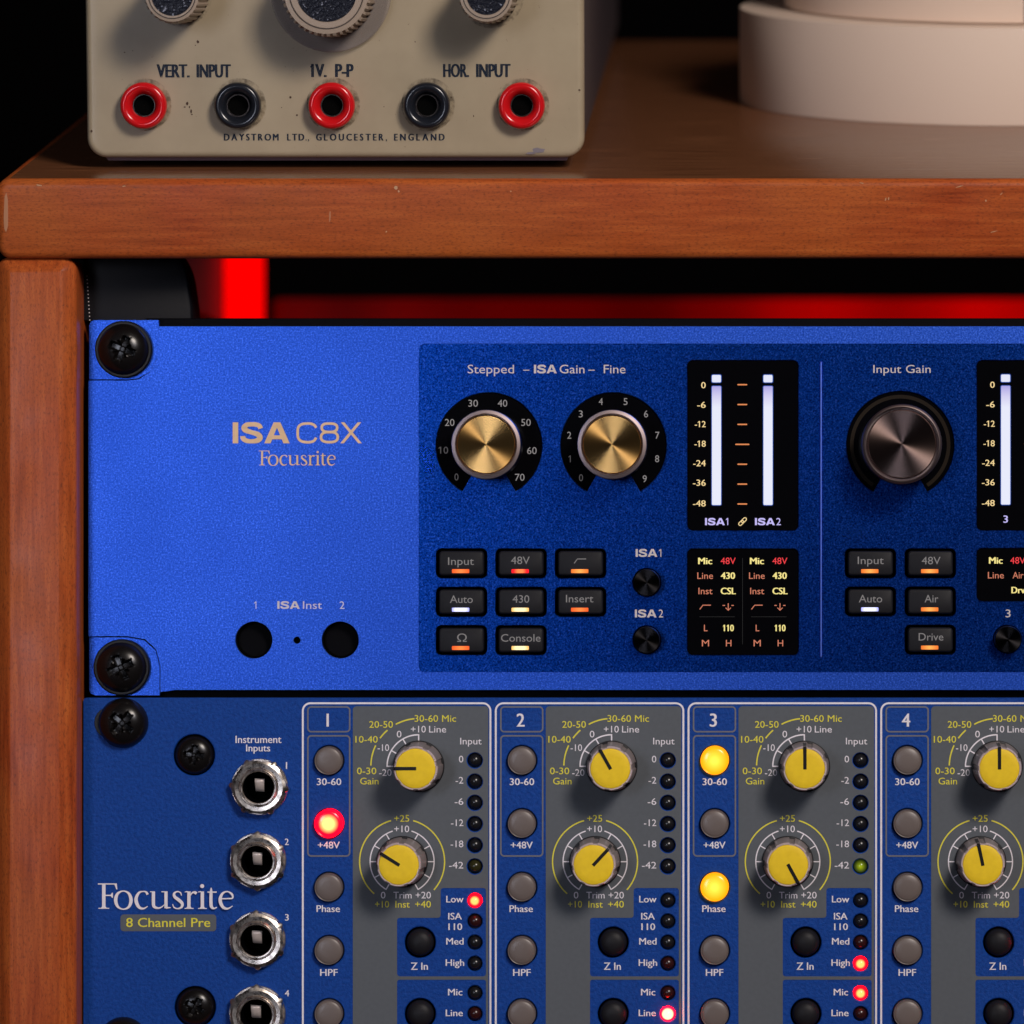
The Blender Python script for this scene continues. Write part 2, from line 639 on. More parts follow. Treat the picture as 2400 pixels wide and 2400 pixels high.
def arc(cx, cy, r, a0, a1, n=None):
    n = n or max(4, int(abs(a1 - a0) / 5))
    return [(cx + r * math.cos(math.radians(a0 + (a1 - a0) * i / n)), cy - r * math.sin(math.radians(a0 + (a1 - a0) * i / n))) for i in range(n + 1)]


def simple(name, b, m, parent, x=0, y=0, d=0, sm=None, fix=True):
    me = b.mesh(name, M[m])
    if fix:
        fixn(me)
    if sm:
        smooth(me, sm)
    return put(name, me, parent, x, y, d)


def cached(key, fn):
    if key not in CACHE:
        CACHE[key] = fn()
    return CACHE[key]


# ---- type: the built-in sans for small legends, drawn letters for the two logotypes
def raw_text(s, bold=0.0):
    if bold:                       # heavier weight: the same letters printed again a hair to the side
        vs, fs = raw_text(s)
        n = len(vs)
        k = bold * 1.6
        return [(x - k, y) for x, y in vs] + [(x + k, y) for x, y in vs], fs + [tuple(i + n for i in f) for f in fs]
    def mk():
        c = bpy.data.curves.new('type', 'FONT')
        c.body = s
        c.size = 1
        c.resolution_u = 3
        c.offset = bold
        o = bpy.data.objects.new('type', c)
        me = bpy.data.meshes.new_from_object(o)
        vs = [(v.co.x, v.co.y) for v in me.vertices]
        fs = [tuple(p.vertices) for p in me.polygons]
        bpy.data.objects.remove(o)
        bpy.data.meshes.remove(me)
        bpy.data.curves.remove(c)
        return vs, fs
    return cached(('raw', s, bold), mk)


def raw_flag(s, bold=0.0):
    """letters whose figure 1 has a flag"""
    vs, fs = raw_text(s, bold)
    vs, fs = list(vs), list(fs)
    bar = raw_text('1')[0]
    bw = max(v[0] for v in bar) - min(v[0] for v in bar)
    for i, ch in enumerate(s):
        if ch == '1':
            xr = max(v[0] for v in raw_text(s[:i + 1])[0]) - bw * .3 + bold
            t = max(v[1] for v in bar)
            n = len(vs)
            q = [(xr, t), (xr - bw * .7, t), (xr - bw * 2.3, t - .12), (xr - bw * 2.3, t - .205), (xr - bw * .6, t - .11), (xr, t - .11)]
            if bold:              # keep the two printings interleaved
                h_ = len(vs) // 2
                a, b_ = vs[:h_] + q, vs[h_:] + q
                f2 = [tuple(k if k < h_ else k + 6 for k in f) for f in fs]
                fs = f2 + [tuple(range(h_, h_ + 6))]
                vs = a + b_
            else:
                vs += q
                fs.append(tuple(range(n, n + 6)))
    return vs, fs


CAP = max(v[1] for v in raw_text('H')[0])


def text(s, x0, x1, base, h, m, parent, d=-1.0, bold=0.0, name='lettering', dx=0, flag=False):
    def mk():
        vs, fs = (raw_flag if flag else raw_text)(s, bold)
        a, z = min(v[0] for v in vs), max(v[0] for v in vs)
        k = (x1 - x0) / (z - a)
        ky = h / CAP
        b = MB()
        b.v = [((x - a) * k, -y * ky, 0 if i < (len(vs) // 2 if bold else 1e9) else -.12) for i, (x, y) in enumerate(vs)]
        b.f = fs
        return b.mesh('lettering', M[m])
    me = cached(('t', s, round(x1 - x0, 1), h, m, bold, flag), mk)
    return put(name, me, parent, x0 + dx, base, d)


def isa_mesh(m):
    def mk():
        b = MB()
        b.add([(0, 0, 0), (0.264, 0, 0), (0.264, -1, 0), (0, -1, 0)], [(0, 1, 2, 3)])
        pts = [(1.33, -0.70, .24), (1.27, -0.83, .22), (1.10, -0.895, .22), (0.91, -0.905, .21), (0.68, -0.88, .23), (0.545, -0.745, .27), (0.62, -0.62, .25),
               (0.91, -0.52, .22), (1.20, -0.42, .25), (1.30, -0.265, .27), (1.18, -0.135, .24), (0.90, -0.095, .20), (0.65, -0.125, .22), (0.50, -0.23, .24), (0.48, -0.345, .24)]
        stroke(b, spline(pts, 4), 0, -0.02)
        ax, bx, t = 1.50, 2.714, 0.33
        mid = (ax + bx) / 2
        b.add([(ax, 0, 0), (ax + .30, 0, 0), (mid + .02, -.80, 0), (mid + .02, -1, 0), (mid - .16, -1, 0)], [(0, 1, 2, 3, 4)])
        b.add([(bx, 0, -.03), (bx - .30, 0, -.03), (mid - .02, -.80, -.03), (mid - .02, -1, -.03), (mid + .16, -1, -.03)], [(0, 1, 2, 3, 4)])
        b.add([(1.84, -.19, -.05), (2.38, -.19, -.05), (2.30, -.38, -.05), (1.92, -.38, -.05)], [(0, 1, 2, 3)])
        return b
    return mk()


def c8x_mesh():
    b = MB()
    t = 0.125
    ell = [(3.97, -.74), (3.87, -.87), (3.70, -.935), (3.50, -.94), (3.27, -.90), (3.12, -.76), (3.09, -.5), (3.12, -.24), (3.27, -.10), (3.50, -.055), (3.70, -.06), (3.87, -.125), (3.97, -.27)]
    stroke(b, spline(ell, 4), t)
    up = [(4.60, -.94), (4.38, -.92), (4.25, -.83), (4.25, -.66), (4.38, -.56), (4.60, -.535), (4.82, -.56), (4.95, -.66), (4.95, -.83), (4.82, -.92)]
    lo = [(4.60, -.535), (4.36, -.51), (4.22, -.39), (4.22, -.19), (4.37, -.08), (4.60, -.055), (4.83, -.08), (4.98, -.19), (4.98, -.39), (4.84, -.51)]
    stroke(b, spline(up, 4, True), t, -.02, True)
    stroke(b, spline(lo, 4, True), t, -.04, True)
    b.add([(5.11, 0, 0), (5.28, 0, 0), (6.11, -1, 0), (5.94, -1, 0)], [(0, 1, 2, 3)])
    b.add([(5.14, -1, -.02), (5.31, -1, -.02), (6.14, 0, -.02), (5.97, 0, -.02)], [(0, 1, 2, 3)])
    return b


def serif_mesh():
    b = MB()
    k = [0]
    def dd():
        k[0] += 1
        return -0.004 * k[0]
    def box(x0, x1, y0, y1):
        d = dd()
        b.add([(x0, -y0, d), (x1, -y0, d), (x1, -y1, d), (x0, -y1, d)], [(0, 1, 2, 3)])
    def poly(pts):
        d = dd()
        b.add([(x, -y, d) for x, y in pts], [tuple(range(len(pts)))])
    def st(pts, closed=False, n=5):
        stroke(b, [(p[0], -p[1], p[2]) for p in spline(pts, n, closed)], 0, dd(), closed)
    def foot(x0, x1, xa, xb, y=0.0, up=1):
        box(x0, x1, min(y, y + .035 * up), max(y, y + .035 * up))
        poly([(xa - .045, y + .034 * up), (xb + .045, y + .034 * up), (xb, y + .09 * up), (xa, y + .09 * up)])
    XH = 0.70
    # F
    box(.16, .295, 0, 1)
    foot(.02, .44, .16, .295)
    box(0, .70, .955, 1)
    poly([(.66, 1), (.73, 1), (.755, .76), (.715, .76), (.64, .955), (.45, .955)])
    box(.295, .56, .505, .552)
    poly([(.55, .43), (.585, .43), (.585, .635), (.55, .635), (.49, .552), (.49, .505)])
    # o
    st([(.99, XH, .045), (.77, .60, .10), (.69, .35, .135), (.77, .09, .10), (.985, -.015, .045), (1.20, .08, .10), (1.285, .34, .135), (1.20, .60, .10)], True)
    # c
    st([(1.925, .56, .10), (1.87, .655, .08), (1.75, .685, .045), (1.58, .62, .09), (1.475, .36, .135), (1.58, .08, .12), (1.76, .01, .07), (1.93, .10, .03)])
    # u
    st([(2.15, XH - .02, .125), (2.15, .3, .125), (2.17, .10, .12), (2.31, .03, .075), (2.45, .06, .05), (2.58, .17, .03)])
    box(2.02, 2.20, .655, .69)
    box(2.575, 2.70, .02, .69)
    box(2.46, 2.64, .655, .69)
    poly([(2.64, .0), (2.82, .035), (2.82, .06), (2.70, .08), (2.64, .16)])
    # s
    st([(3.235, .52, .03), (3.20, .635, .05), (3.07, .68, .05), (2.95, .60, .09), (2.98, .47, .12), (3.12, .36, .13), (3.26, .22, .12), (3.24, .07, .09), (3.09, .01, .05), (2.95, .06, .05), (2.895, .19, .03)], n=4)
    # r
    box(3.46, 3.59, 0, .69)
    foot(3.36, 3.71, 3.46, 3.59)
    poly([(3.36, .655), (3.47, .655), (3.47, .71), (3.36, .675)])
    st([(3.58, .52, .04), (3.66, .64, .06), (3.76, .645, .11), (3.82, .60, .10)], n=4)
    # i
    box(3.98, 4.11, 0, .69)
    foot(3.88, 4.22, 3.98, 4.11)
    poly([(3.88, .655), (3.99, .655), (3.99, .71), (3.88, .675)])
    poly([(4.04 + .08 * math.cos(2 * PI * i / 16), .90 + .08 * math.sin(2 * PI * i / 16)) for i in range(16)])
    # t
    st([(4.39, .84, .03), (4.385, .66, .11), (4.38, .3, .125), (4.40, .09, .12), (4.50, .02, .07), (4.61, .07, .03)])
    box(4.25, 4.60, .64, .69)
    # e
    st([(4.80, .40, .05), (5.06, .41, .05), (5.215, .43, .06), (5.19, .58, .09), (5.02, .685, .045), (4.83, .61, .09), (4.735, .36, .13), (4.83, .09, .12), (5.02, .01, .07), (5.22, .12, .025)])
    return b


def glyphs(builder, W, x0, x1, base, h, m, parent, d=-1.0, name='lettering'):
    key = ('g', builder, round(x1 - x0, 1), h, m)
    def mk():
        b = {'isa': lambda: isa_mesh(m), 'c8x': c8x_mesh, 'serif': serif_mesh}[builder]()
        kx = (x1 - x0) / W[1]
        b.v = [((x - W[0]) * kx, y * h, min(0, dd_ * h)) for x, y, dd_ in b.v]
        return b.mesh('lettering', M[m])
    return put(name, cached(key, mk), parent, x0, base, d)


def isa(x0, x1, base, h, m, parent, d=-1.0):
    return glyphs('isa', (0, 2.714), x0, x1, base, h, m, parent, d)


# ------------------------------------------------------------------ setting
wb = MB()
wb.add([(-20000, 12000, 0), (22000, 12000, 0), (22000, -12000, 0), (-20000, -12000, 0)], [(0, 1, 2, 3)])
wall = bpy.data.objects.new('wall', wb.mesh('wall', M['wall']))
col.objects.link(wall)
wall.location = (0, 1.1, 0)
wall['kind'] = 'structure'

# ------------------------------------------------------------------ wooden cabinet (level shelf on top, leaning front)
# shelf frame: origin on the top front edge
zt = (CY - 420) * (CD - 153) / CD
SHELF = RP @ (P(1200, CY, 0) + Vector((0, -153 * S, zt * S)))      # world point on the top front edge, x = 1200


def shelf_pt(x, t, up=0.0):
    return SHELF + Vector(((x - 1200) * S, t * S, up * S))


cab = root('rack_cabinet', 'reddish stained wooden rack cabinet that holds the two blue units under its top board', 'rack cabinet', shelf_pt(1200, 0))
# top board in the level frame: x, y down from its top, d backwards
b = plate(12 - 1200, 5060 - 1200, 0, 187, 30, fillet(18, 0, 3738))
top = simple('top_board', b, 'wood_x', cab, sm=50)
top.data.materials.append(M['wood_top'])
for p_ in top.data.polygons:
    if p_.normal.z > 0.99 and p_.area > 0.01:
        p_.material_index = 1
for (x, y, w_, h_, a) in ((91, 14, 17, 4, 8), (290, 16, 9, 3, -10), (772, 86, 4, 32, 3), (928, 20, 10, 9, 30), (934, 28, 5, 6, 0), (2076, 46, 3, 9, 15), (2083, 45, 3, 8, 10),
                          (2311, 50, 4, 6, -20), (2249, 17, 22, 2.4, -14), (2020, 9, 12, 2, 10), (904, 122, 4, 4, 0), (1197, 28, 4, 3, 20), (12, 78, 13, 90, 2), (2330, 122, 20, 2, -12), (2347, 34, 9, 2, -40)):
    q = MB()
    n = 9
    q.v = [(w_ / 2 * math.cos(2 * PI * i / n) * random.uniform(.7, 1.1) * math.cos(math.radians(a)) - h_ / 2 * math.sin(2 * PI * i / n) * math.sin(math.radians(a)),
            h_ / 2 * math.sin(2 * PI * i / n) * random.uniform(.7, 1.1) * math.cos(math.radians(a)) + w_ / 2 * math.cos(2 * PI * i / n) * math.sin(math.radians(a)), 0) for i in range(n)]
    q.f = [tuple(range(n))]
    dz = -0.8 if 16 < y < 160 else (16 - 16 * math.cos(math.asin(max(0, 16 - y) / 16)) - 1.2)
    simple('scuff', q, 'wood_worn' if h_ > 30 else 'wood_scuff', top, CX + (x - CX) * .9873 - 1200, y, dz)

# the leaning sides and everything in the rack use the rack frame
RACK0 = RP @ P(1200, 1200, 0)
cabR = bpy.data.objects.new('side_board', None)


def rack_part(name, b, m, parent, x, y, d=0, sm=None):
    """part of the level cabinet that itself leans with the rack"""
    me = fixn(b.mesh(name, M[m]))
    if sm:
        smooth(me, sm)
    o = bpy.data.objects.new(name, me)
    col.objects.link(o)
    o.parent = parent
    o.matrix_parent_inverse = parent.matrix_world.inverted()
    o.matrix_basis = RP @ Matrix.Translation(P(x, y, d))
    return o


bpy.data.objects.remove(cabR)
bpy.context.view_layer.update()
sb = plate(0, 188, 0, 2000, 34, [(38, 0), (34, 1), (7, 19), (1, 27), (0, 36), (0, 3600)])
rack_part('side_board', sb, 'wood_z', cab, 4, 607, -120, 50)
rack_part('side_board', plate(0, 176, 0, 2000, 34, [(38, 0), (34, 1), (7, 19), (1, 27), (0, 36), (0, 3600)]), 'wood_z', cab, 5055 - 176, 607, -120, 50)
rack_part('bottom_board', plate(0, 4660, 0, 170, 20, fillet(16, 0, 3600, 3)), 'wood_x', cab, 210, 2560, -100, 50)
# black steel rack strip behind the panels' left ears
rack_part('rack_rail', plate(0, 130, 0, 1760, 4, [(2, 0), (0, 2), (0, 60)]), 'chassis', cab, 205, 780, 34)
# black vinyl flap hanging in the corner
fl = [(0, -6), (222, -6), (236, 18), (246, 50), (252, 90), (256, 120), (257, 152), (0, 152)]
fb = MB()
rings = [(0, 0), (0, 0)]
loop = spline([(x, y) for x, y in fl[1:7]], 4)
loop = [(0, -6)] + loop + [(0, 152)]
for dd_, ins in ((0, 6), (2, 3), (7, 0), (170, 0)):
    fb.v += [(max(0, x - ins), min(152 - ins * .6, y), dd_) for x, y in loop]
k = len(loop)
fb.f = [tuple(range(k))]
for a in range(3):
    fb.f += [(a * k + j, a * k + (j + 1) % k, (a + 1) * k + (j + 1) % k, (a + 1) * k + j) for j in range(k)]
flap = rack_part('vinyl_flap', fb, 'vinyl', cab, 190, 600, 36, 40)
stx = MB()
for i in range(13):
    y = 44 + i * 8.6
    x = 8 + i * 0.55
    stx.add([(x, y, -1), (x + 2.6, y, -1), (x + 2.6, y + 2.6, -1), (x, y + 2.6, -1)], [(0, 1, 2, 3)])
simple('stitching', stx, 'print_silver', flap)

# ------------------------------------------------------------------ shared hardware
def screw_mesh(R=60, H=34):
    def mk():
        b = MB()
        nr, na = 26, 96
        rr = [R * (i / nr) ** 0.8 for i in range(1, nr + 1)]
        def hgt(x, y):
            r = math.hypot(x, y)
            t = r / R
            z = H * (1 - t ** 2.6) ** 0.55 if t < 1 else 0
            cross = 1e9
            for c in range(2):
                u, v_ = (x, y) if c == 0 else (y, x)
                du = abs(v_) - (R * 0.135)
                dv = abs(u) - R * 0.50
                cross = min(cross, max(du, dv))
            for c in range(2):                       # the fine second cross of a posidriv slot
                u, v_ = ((x + y) * .7071, (x - y) * .7071) if c == 0 else ((x - y) * .7071, (x + y) * .7071)
                cross = min(cross, max(abs(v_) - R * .05, abs(u) - R * .36) + R * 0.02)
            k_ = max(0.0, min(1.0, -cross / (R * .07) + 0.35))
            depth = R * .34 * k_ * (1.0 if r > R * .10 else 0.80)
            return -(z - depth)
        b.v.append((0, 0, hgt(0, 0)))
        for r in rr:
            for j in range(na):
                a = 2 * PI * j / na
                x, y = r * math.cos(a), r * math.sin(a)
                b.v.append((x, y, hgt(x, y) if r < R - .01 else 0))
        b.f += [(0, 1 + (j + 1) % na, 1 + j) for j in range(na)]
        for i in range(nr - 1):
            for j in range(na):
                b.f.append((1 + i * na + j, 1 + i * na + (j + 1) % na, 1 + (i + 1) * na + (j + 1) % na, 1 + (i + 1) * na + j))
        s = 1 + (nr - 1) * na
        n = len(b.v)
        b.v += [(x, y, 6) for x, y, d in b.v[s:s + na]]
        b.f += [(s + j, s + (j + 1) % na, n + (j + 1) % na, n + j) for j in range(na)]
        return smooth(fixn(b.mesh('screw', M['screw_black'])), 40)
    return cached(('screw', R, H), mk)


def screw(parent, x, y, d, R=60, H=34, ang=0, washer=True):
    o = put('rack_screw', screw_mesh(R, H), parent, x, y, d)
    o.rotation_euler = (0, math.radians(ang), 0)
    if washer:
        me = cached(('washer', R), lambda: smooth(fixn(lathe([(R - 2, -7), (R + 3, -7), (R + 6, -3), (R + 6, 4)], 64, close=False).mesh('washer', M['black_satin'])), 40))
        put('washer', me, o, 0, 0, 0)
    return o


# ------------------------------------------------------------------ upper unit: smooth blue interface
ua = root('audio_interface', 'bright smooth blue rack unit with brass knobs and lit meters beneath the wooden board', 'audio interface', RP @ P(1200, 1200, 0), RP)


def U(x):   # panel x -> coordinate relative to the unit's origin
    return x - 1200


def shift(loopfn):
    return loopfn


# faceplate
XR = 4880
outer = [(207, 892), (207, 1491), (300, 1491), (340, 1498), (366, 1522), (376, 1560), (376, 1622), (392, 1620), (410, 1617), (4500, 1617),
         (4500, 765), (372, 765), (372, 800), (368, 842), (352, 872), (325, 889), (300, 892)]
outer = [(x - 1200, y - 1200) for x, y in outer]
holes = [hr(982 - 1200, 4380 - 1200, 806 - 1200, 1575 - 1200, 12), hc(595 - 1200, 300, 43, 48), hc(797.6 - 1200, 300, 43, 48), hc(696 - 1200, 300.4, 8, 20)]
face = simple('faceplate', slab(outer, holes, 0, 30, .7), 'anod_border', ua)
for (y0, y1) in ((750, 891), (1492, 1630)):
    def corner(g, y0=y0, y1=y1):
        return None
    top_ = y0 < 1000
    if top_:
        lp = [(208, 888.8), (208, 762), (212, 753), (220, 750), (371, 750), (371, 800), (367, 841), (351, 871), (323.5, 885.8), (300, 888.8)]
    else:
        lp = [(208, 1494), (300, 1494), (338, 1501), (363.5, 1524), (373.3, 1560), (373.3, 1630), (222, 1630), (212, 1626), (208, 1617)]
    pad = sheet([(x - 1200, y - 1200) for x, y in lp], [], 8)
    n = len(lp)
    s = len(pad.v)
    pad.v += [(x - 1200, y - 1200, 8) for x, y in lp] + [(x - 1200, y - 1200, 30) for x, y in lp]
    pad.f += [(s + i, s + (i + 1) % n, s + n + (i + 1) % n, s + n + i) for i in range(n)]
    simple('ear_pad', pad, 'anod_border', ua)
simple('chassis', plate(335 - 1200, 4700 - 1200, 744.5 - 1200, 1640 - 1200, 6, [(2, 31), (0, 33), (0, 3000)]), 'chassis', ua)

# inset control field
ih = []
DIALS = ((1146, 1044, 'brass'), (1438, 1044, 'brass'), (2110, 1043, 'bronze'))


def dialshape(cx, cy, R):
    def f(g):
        pts = [(cx + (R + g) * math.cos(math.radians(a)), cy - (R + g) * math.sin(math.radians(a))) for a in range(-60, 241, 6)]
        return pts + [(cx, cy - 1 + g)]
    return f


for cx, cy, kind in DIALS:
    ih.append(dialshape(cx - 1200, cy - 1200, 124 if kind == 'brass' else 126))
SCREENS = ((1611, 1871, 844.5, 1243), (1611, 1871.5, 1286, 1535), (2289.5, 2550, 844.5, 1243), (2289.5, 2550, 1285, 1409))
for x0, x1, y0, y1 in SCREENS:
    ih.append(hr(x0 - 1200, x1 - 1200, y0 - 1200, y1 - 1200, 12))
BUT = []
for c, x in enumerate((1022.5, 1162, 1301.4)):
    for r, y in enumerate((1286, 1376.3, 1466)):
        if not (c == 2 and r == 2):
            BUT.append((x, y))
for x, ys in ((1980.7, (1286, 1375.5)), (2121, (1286, 1375.5, 1465))):
    for y in ys:
        BUT.append((x, y))
for x, y in BUT:
    ih.append(hr(x - 1200, x + 118.5 - 1200, y - 1200, y + 68.5 - 1200, 12))
ENC = ((1516, 1365), (1516, 1499.6), (2361, 1498))
for x, y in ENC:
    ih.append(hc(x - 1200, y - 1200, 33, 40))
ih.append(hr(1922.2 - 1200, 1926.4 - 1200, 847 - 1200, 1541 - 1200, 2))
simple('control_field', slab(rrect(982.0 - 1200, 4380 - 1200, 806 - 1200, 1575 - 1200, 12), ih, .9, 26, 1.3), 'anod_inset', ua)
simple('recess_backing', plate(990 - 1200, 4300 - 1200, 810 - 1200, 1570 - 1200, 4, [(0, 24), (0, 29)]), 'black_deep', ua)
simple('divider_rib', plate(1922.4 - 1200, 1926.2 - 1200, 848 - 1200, 1540 - 1200, 1.8, [(1.7, -.6), (.9, -.2), (0, 1.2), (0, 20)]), 'anod_bright', ua, sm=60)
# instrument sockets: dark barrels behind the two round openings
for x in (595, 797.6):
    simple('instrument_socket', lathe([(43.5, 14), (40, 16), (38, 30), (38, 140), (0.1, 140)], 40, close=False), 'black_deep', ua, x - 1200, 300, sm=40)
simple('pin_hole', lathe([(8.2, 5), (7.5, 20), (0.1, 20)], 16, close=False), 'black_deep', ua, -504, 300.4)

# dials
NUM1 = (('0', 1069.6, 1117.8, 0), ('10', 1038.8, 1055, 0), ('20', 1053.6, 990, 1), ('30', 1108.7, 945, 1), ('40', 1177.5, 945, 1), ('50', 1232.6, 990, 1), ('60', 1246.4, 1056, 1), ('70', 1218, 1118.5, 1))
NUM2 = (('0', 1361.6, 1119.6, 0), ('1', 1335, 1075.4, 0), ('2', 1334, 1020, 1), ('3', 1361, 970, 1), ('4', 1408, 941, 1), ('5', 1466, 941, 1), ('6', 1514, 970, 1), ('7', 1540.6, 1020, 1), ('8', 1540, 1075, 1), ('9', 1511, 1122, 1))
for n_, (cx, cy, kind) in enumerate(DIALS):
    R = 123.5 if kind == 'brass' else 125.5
    lp = dialshape(0, 0, R)(0)
    dp = sheet(lp, [], 0)
    n = len(lp)
    dp.v += [(x, y, 14) for x, y in lp]
    dp.f += [(i, (i + 1) % n, n + (i + 1) % n, n + i) for i in range(n)]
    dial = simple('dial_scale', dp, 'black_gloss', ua, cx - 1200, cy - 1200, 5)
    if kind == 'bronze':
        q = MB()
        stroke(q, arc(0, 0, 113.5, -56, 236, 60), 8.5)
        m_ = mat('unlit_dial_track', (0.020, 0.015, 0.011), 0.6, 0.0, **{'Specular IOR Level': 0.05})
        M['track'] = m_
        simple('indicator_arc', q, 'track', dial, d=-.7, fix=False)
    for s, x, y, lit in (NUM1, NUM2, ())[n_]:
        wd = {1: 9.5, 2: 22.5}[len(s)]
        if s == '1':
            wd = 5
        text(s, x - wd / 2 - cx, x + wd / 2 - cx, y + 8 - cy, 16, 'sc_grey' if lit else 'sc_dim', dial, d=-.7, flag=True)
    # knob: side, ring, spun cap
    ro = 80.5 if kind == 'brass' else 92.5
    ri = 68.5 if kind == 'brass' else 80.2
    side = lathe([(ro - 1.5, -138), (ro, -134), (ro, -2)], 96, close=False)
    kb = simple('rotary_knob', side, 'knob_side', ua, cx - 1200, cy - 1200, 4, sm=40)
    rg = lathe([(ro, -136), (ro - 1.2, -140), (ro - 8.5, -141.5), (ro - 10, -140), (ri + 1.5, -132), (ri + .5, -132), (ri + .5, -120)] if kind == 'brass' else
               [(ro, -136), (ro - 1.5, -139), (ro - 6, -141), (ro - 8, -139.5), (ri + 4.5, -126), (ri + .5, -126), (ri + .5, -120)], 96, close=False)
    simple('knob_ring', rg, 'ring', kb, sm=40)
    cp = lathe([(.5, 0), (ri - 2.4, 0), (ri - .6, 1.6), (ri, 4), (ri, 12)], 96)
    cap = simple('knob_cap', cp, 'brass_spun' if kind == 'brass' else 'bronze_spun', kb, d=-140, sm=30)

# small encoders
for x, y in ENC:
    e = simple('encoder_knob', lathe([(29.5, -42), (31, -40), (31.3, 12)], 56, close=False), 'black_satin', ua, x - 1200, y - 1200, 4, sm=40)
    simple('knob_cap', lathe([(.3, 0), (29.6, 0), (29.6, 4)], 56), 'black_spun', e, d=-42.5, sm=30)


# buttons
def button(x, y, legend, ind, icon=None, isp=(0, 0)):
    me = cached('btn', lambda: smooth(fixn(plate(6.5, 112, 5.5, 63, 9, [(4, -12), (2, -11), (.6, -8.6), (0, -6), (0, 22)]).mesh('push_button', M['button_black'])), 50))
    o = put('push_button', me, ua, x - 1200, y - 1200, 2)
    ix = 38.6
    me2 = cached(('ind', ind), lambda: fixn(plate(-20.3, 20.3, -4.6, 4.6, 1.6, [(.3, -.6), (0, 0), (0, 1)]).mesh('indicator_light', M[ind])))
    put('indicator_light', me2, o, ix + 19, 52.5, -12.4)
    if legend:
        s, x0, x1, bs = legend
        h = 17.5 if s != 'Ω' else 18
        text(s, x0 - x, x1 - x, bs - y, h, 'btn_text', o, d=-12.8)
    if icon:
        q = MB()
        stroke(q, [(0, 10.3), (7.6, 0), (28, 0)], 2.2)
        simple('lettering', q, 'btn_text', o, icon[0] - x, icon[1] - y, -12.8, fix=False)
    return o


LEG = [(('Input', 1050.7, 1111.2, 1323.9), 'ind_orange'), (('Auto', 1055, 1108.7, 1413), 'ind_white'), (('Ω', 1072, 1094.6, 1504), 'ind_orange'),
       (('48V', 1198.2, 1242, 1322), 'ind_red'), (('430', 1201.8, 1241, 1412.5), 'ind_cream'), (('Console', 1174.6, 1267.4, 1503.6), 'ind_cream'),
       (None, 'ind_amber'), (('Insert', 1326.8, 1391, 1411.6), 'ind_orange'),
       (('Input', 2010, 2071, 1322), 'ind_amber'), (('Auto', 2012.6, 2067.4, 1411.7), 'ind_white'),
       (('48V', 2160, 2204, 1322.5), 'ind_amber'), (('Air', 2166.6, 2199, 1411.7), 'ind_amber'), (('Drive', 2152.8, 2210.6, 1501), 'ind_amber')]
for (x, y), (lg, ind) in zip(BUT, LEG):
    button(x, y, lg, ind, icon=None if lg else (1346, 1310))

# panel print
def ta(s, x0, x1, base, h=19, m='print_silver', d=.1, bold=0.0, parent=None):
    return text(s, x0 - 1200, x1 - 1200, base - 1200, h, m, parent or ua, d=d, bold=bold, flag=True)


def ia(x0, x1, base, h, m='print_silver', d=.1, parent=None):
    return isa(x0 - 1200, x1 - 1200, base - 1200, h, m, parent or ua, d)


ta('Stepped', 1096, 1204.7, 875, 20)
ta('–', 1226, 1241, 875, 20)
ia(1251.4, 1305, 875, 20)
ta('Gain', 1311.6, 1370, 875, 20)
ta('–', 1379, 1394, 875, 20)
ta('Fine', 1415, 1466, 875, 20)
ta('Input Gain', 2046.7, 2181.3, 874, 18.5)
ia(1489.9, 1540.6, 1305, 18.3)
ta('1', 1544.5, 1550, 1305, 18.3)
ia(1488, 1538.8, 1447, 18.3)
ta('2', 1543.8, 1554.3, 1447, 18.3)
ta('3', 2356.8, 2368.5, 1446.7, 18)
ta('1', 596, 601, 1427, 17.5, d=-1)
ia(650, 703, 1427, 18, d=-1)
ta('Inst', 710, 754.9, 1427, 18, d=-1)
ta('2', 796, 807.5, 1427, 17.5, d=-1)
glyphs('isa', (0, 2.714), 545.5 - 1200, 679.2 - 1200, 1039 - 1200, 49.3, 'print_gold', ua, -1)
glyphs('c8x', (3.025, 3.115), 694.6 - 1200, 848.2 - 1200, 1039 - 1200, 49.3, 'print_gold', ua, -1)
glyphs('serif', (0, 5.24), 606.6 - 1200, 786 - 1200, 1090.6 - 1200, 34.5, 'print_gold', ua, -1)

# screens
def screen(x0, x1, y0, y1):
    return simple('meter_screen' if y1 - y0 > 300 else 'status_screen', plate(0, x1 - x0, 0, y1 - y0, 11.5, [(.6, 0), (0, 1), (0, 16)]), 'black_gloss', ua, x0 - 1200, y0 - 1200, 5)


def st_(scr, o, s, x0, x1, base, h, m, bold=0.0):
    return text(s, x0 - o[0], x1 - o[0], base - o[1], h, m, scr, d=-.8, bold=bold, flag=True)


def block(scr, o, x0, x1, y0, y1, m, name, r=1.5):
    return simple(name, plate(x0 - o[0], x1 - o[0], y0 - o[1], y1 - o[1], r, [(.2, -.9), (0, -.3)]), m, scr)


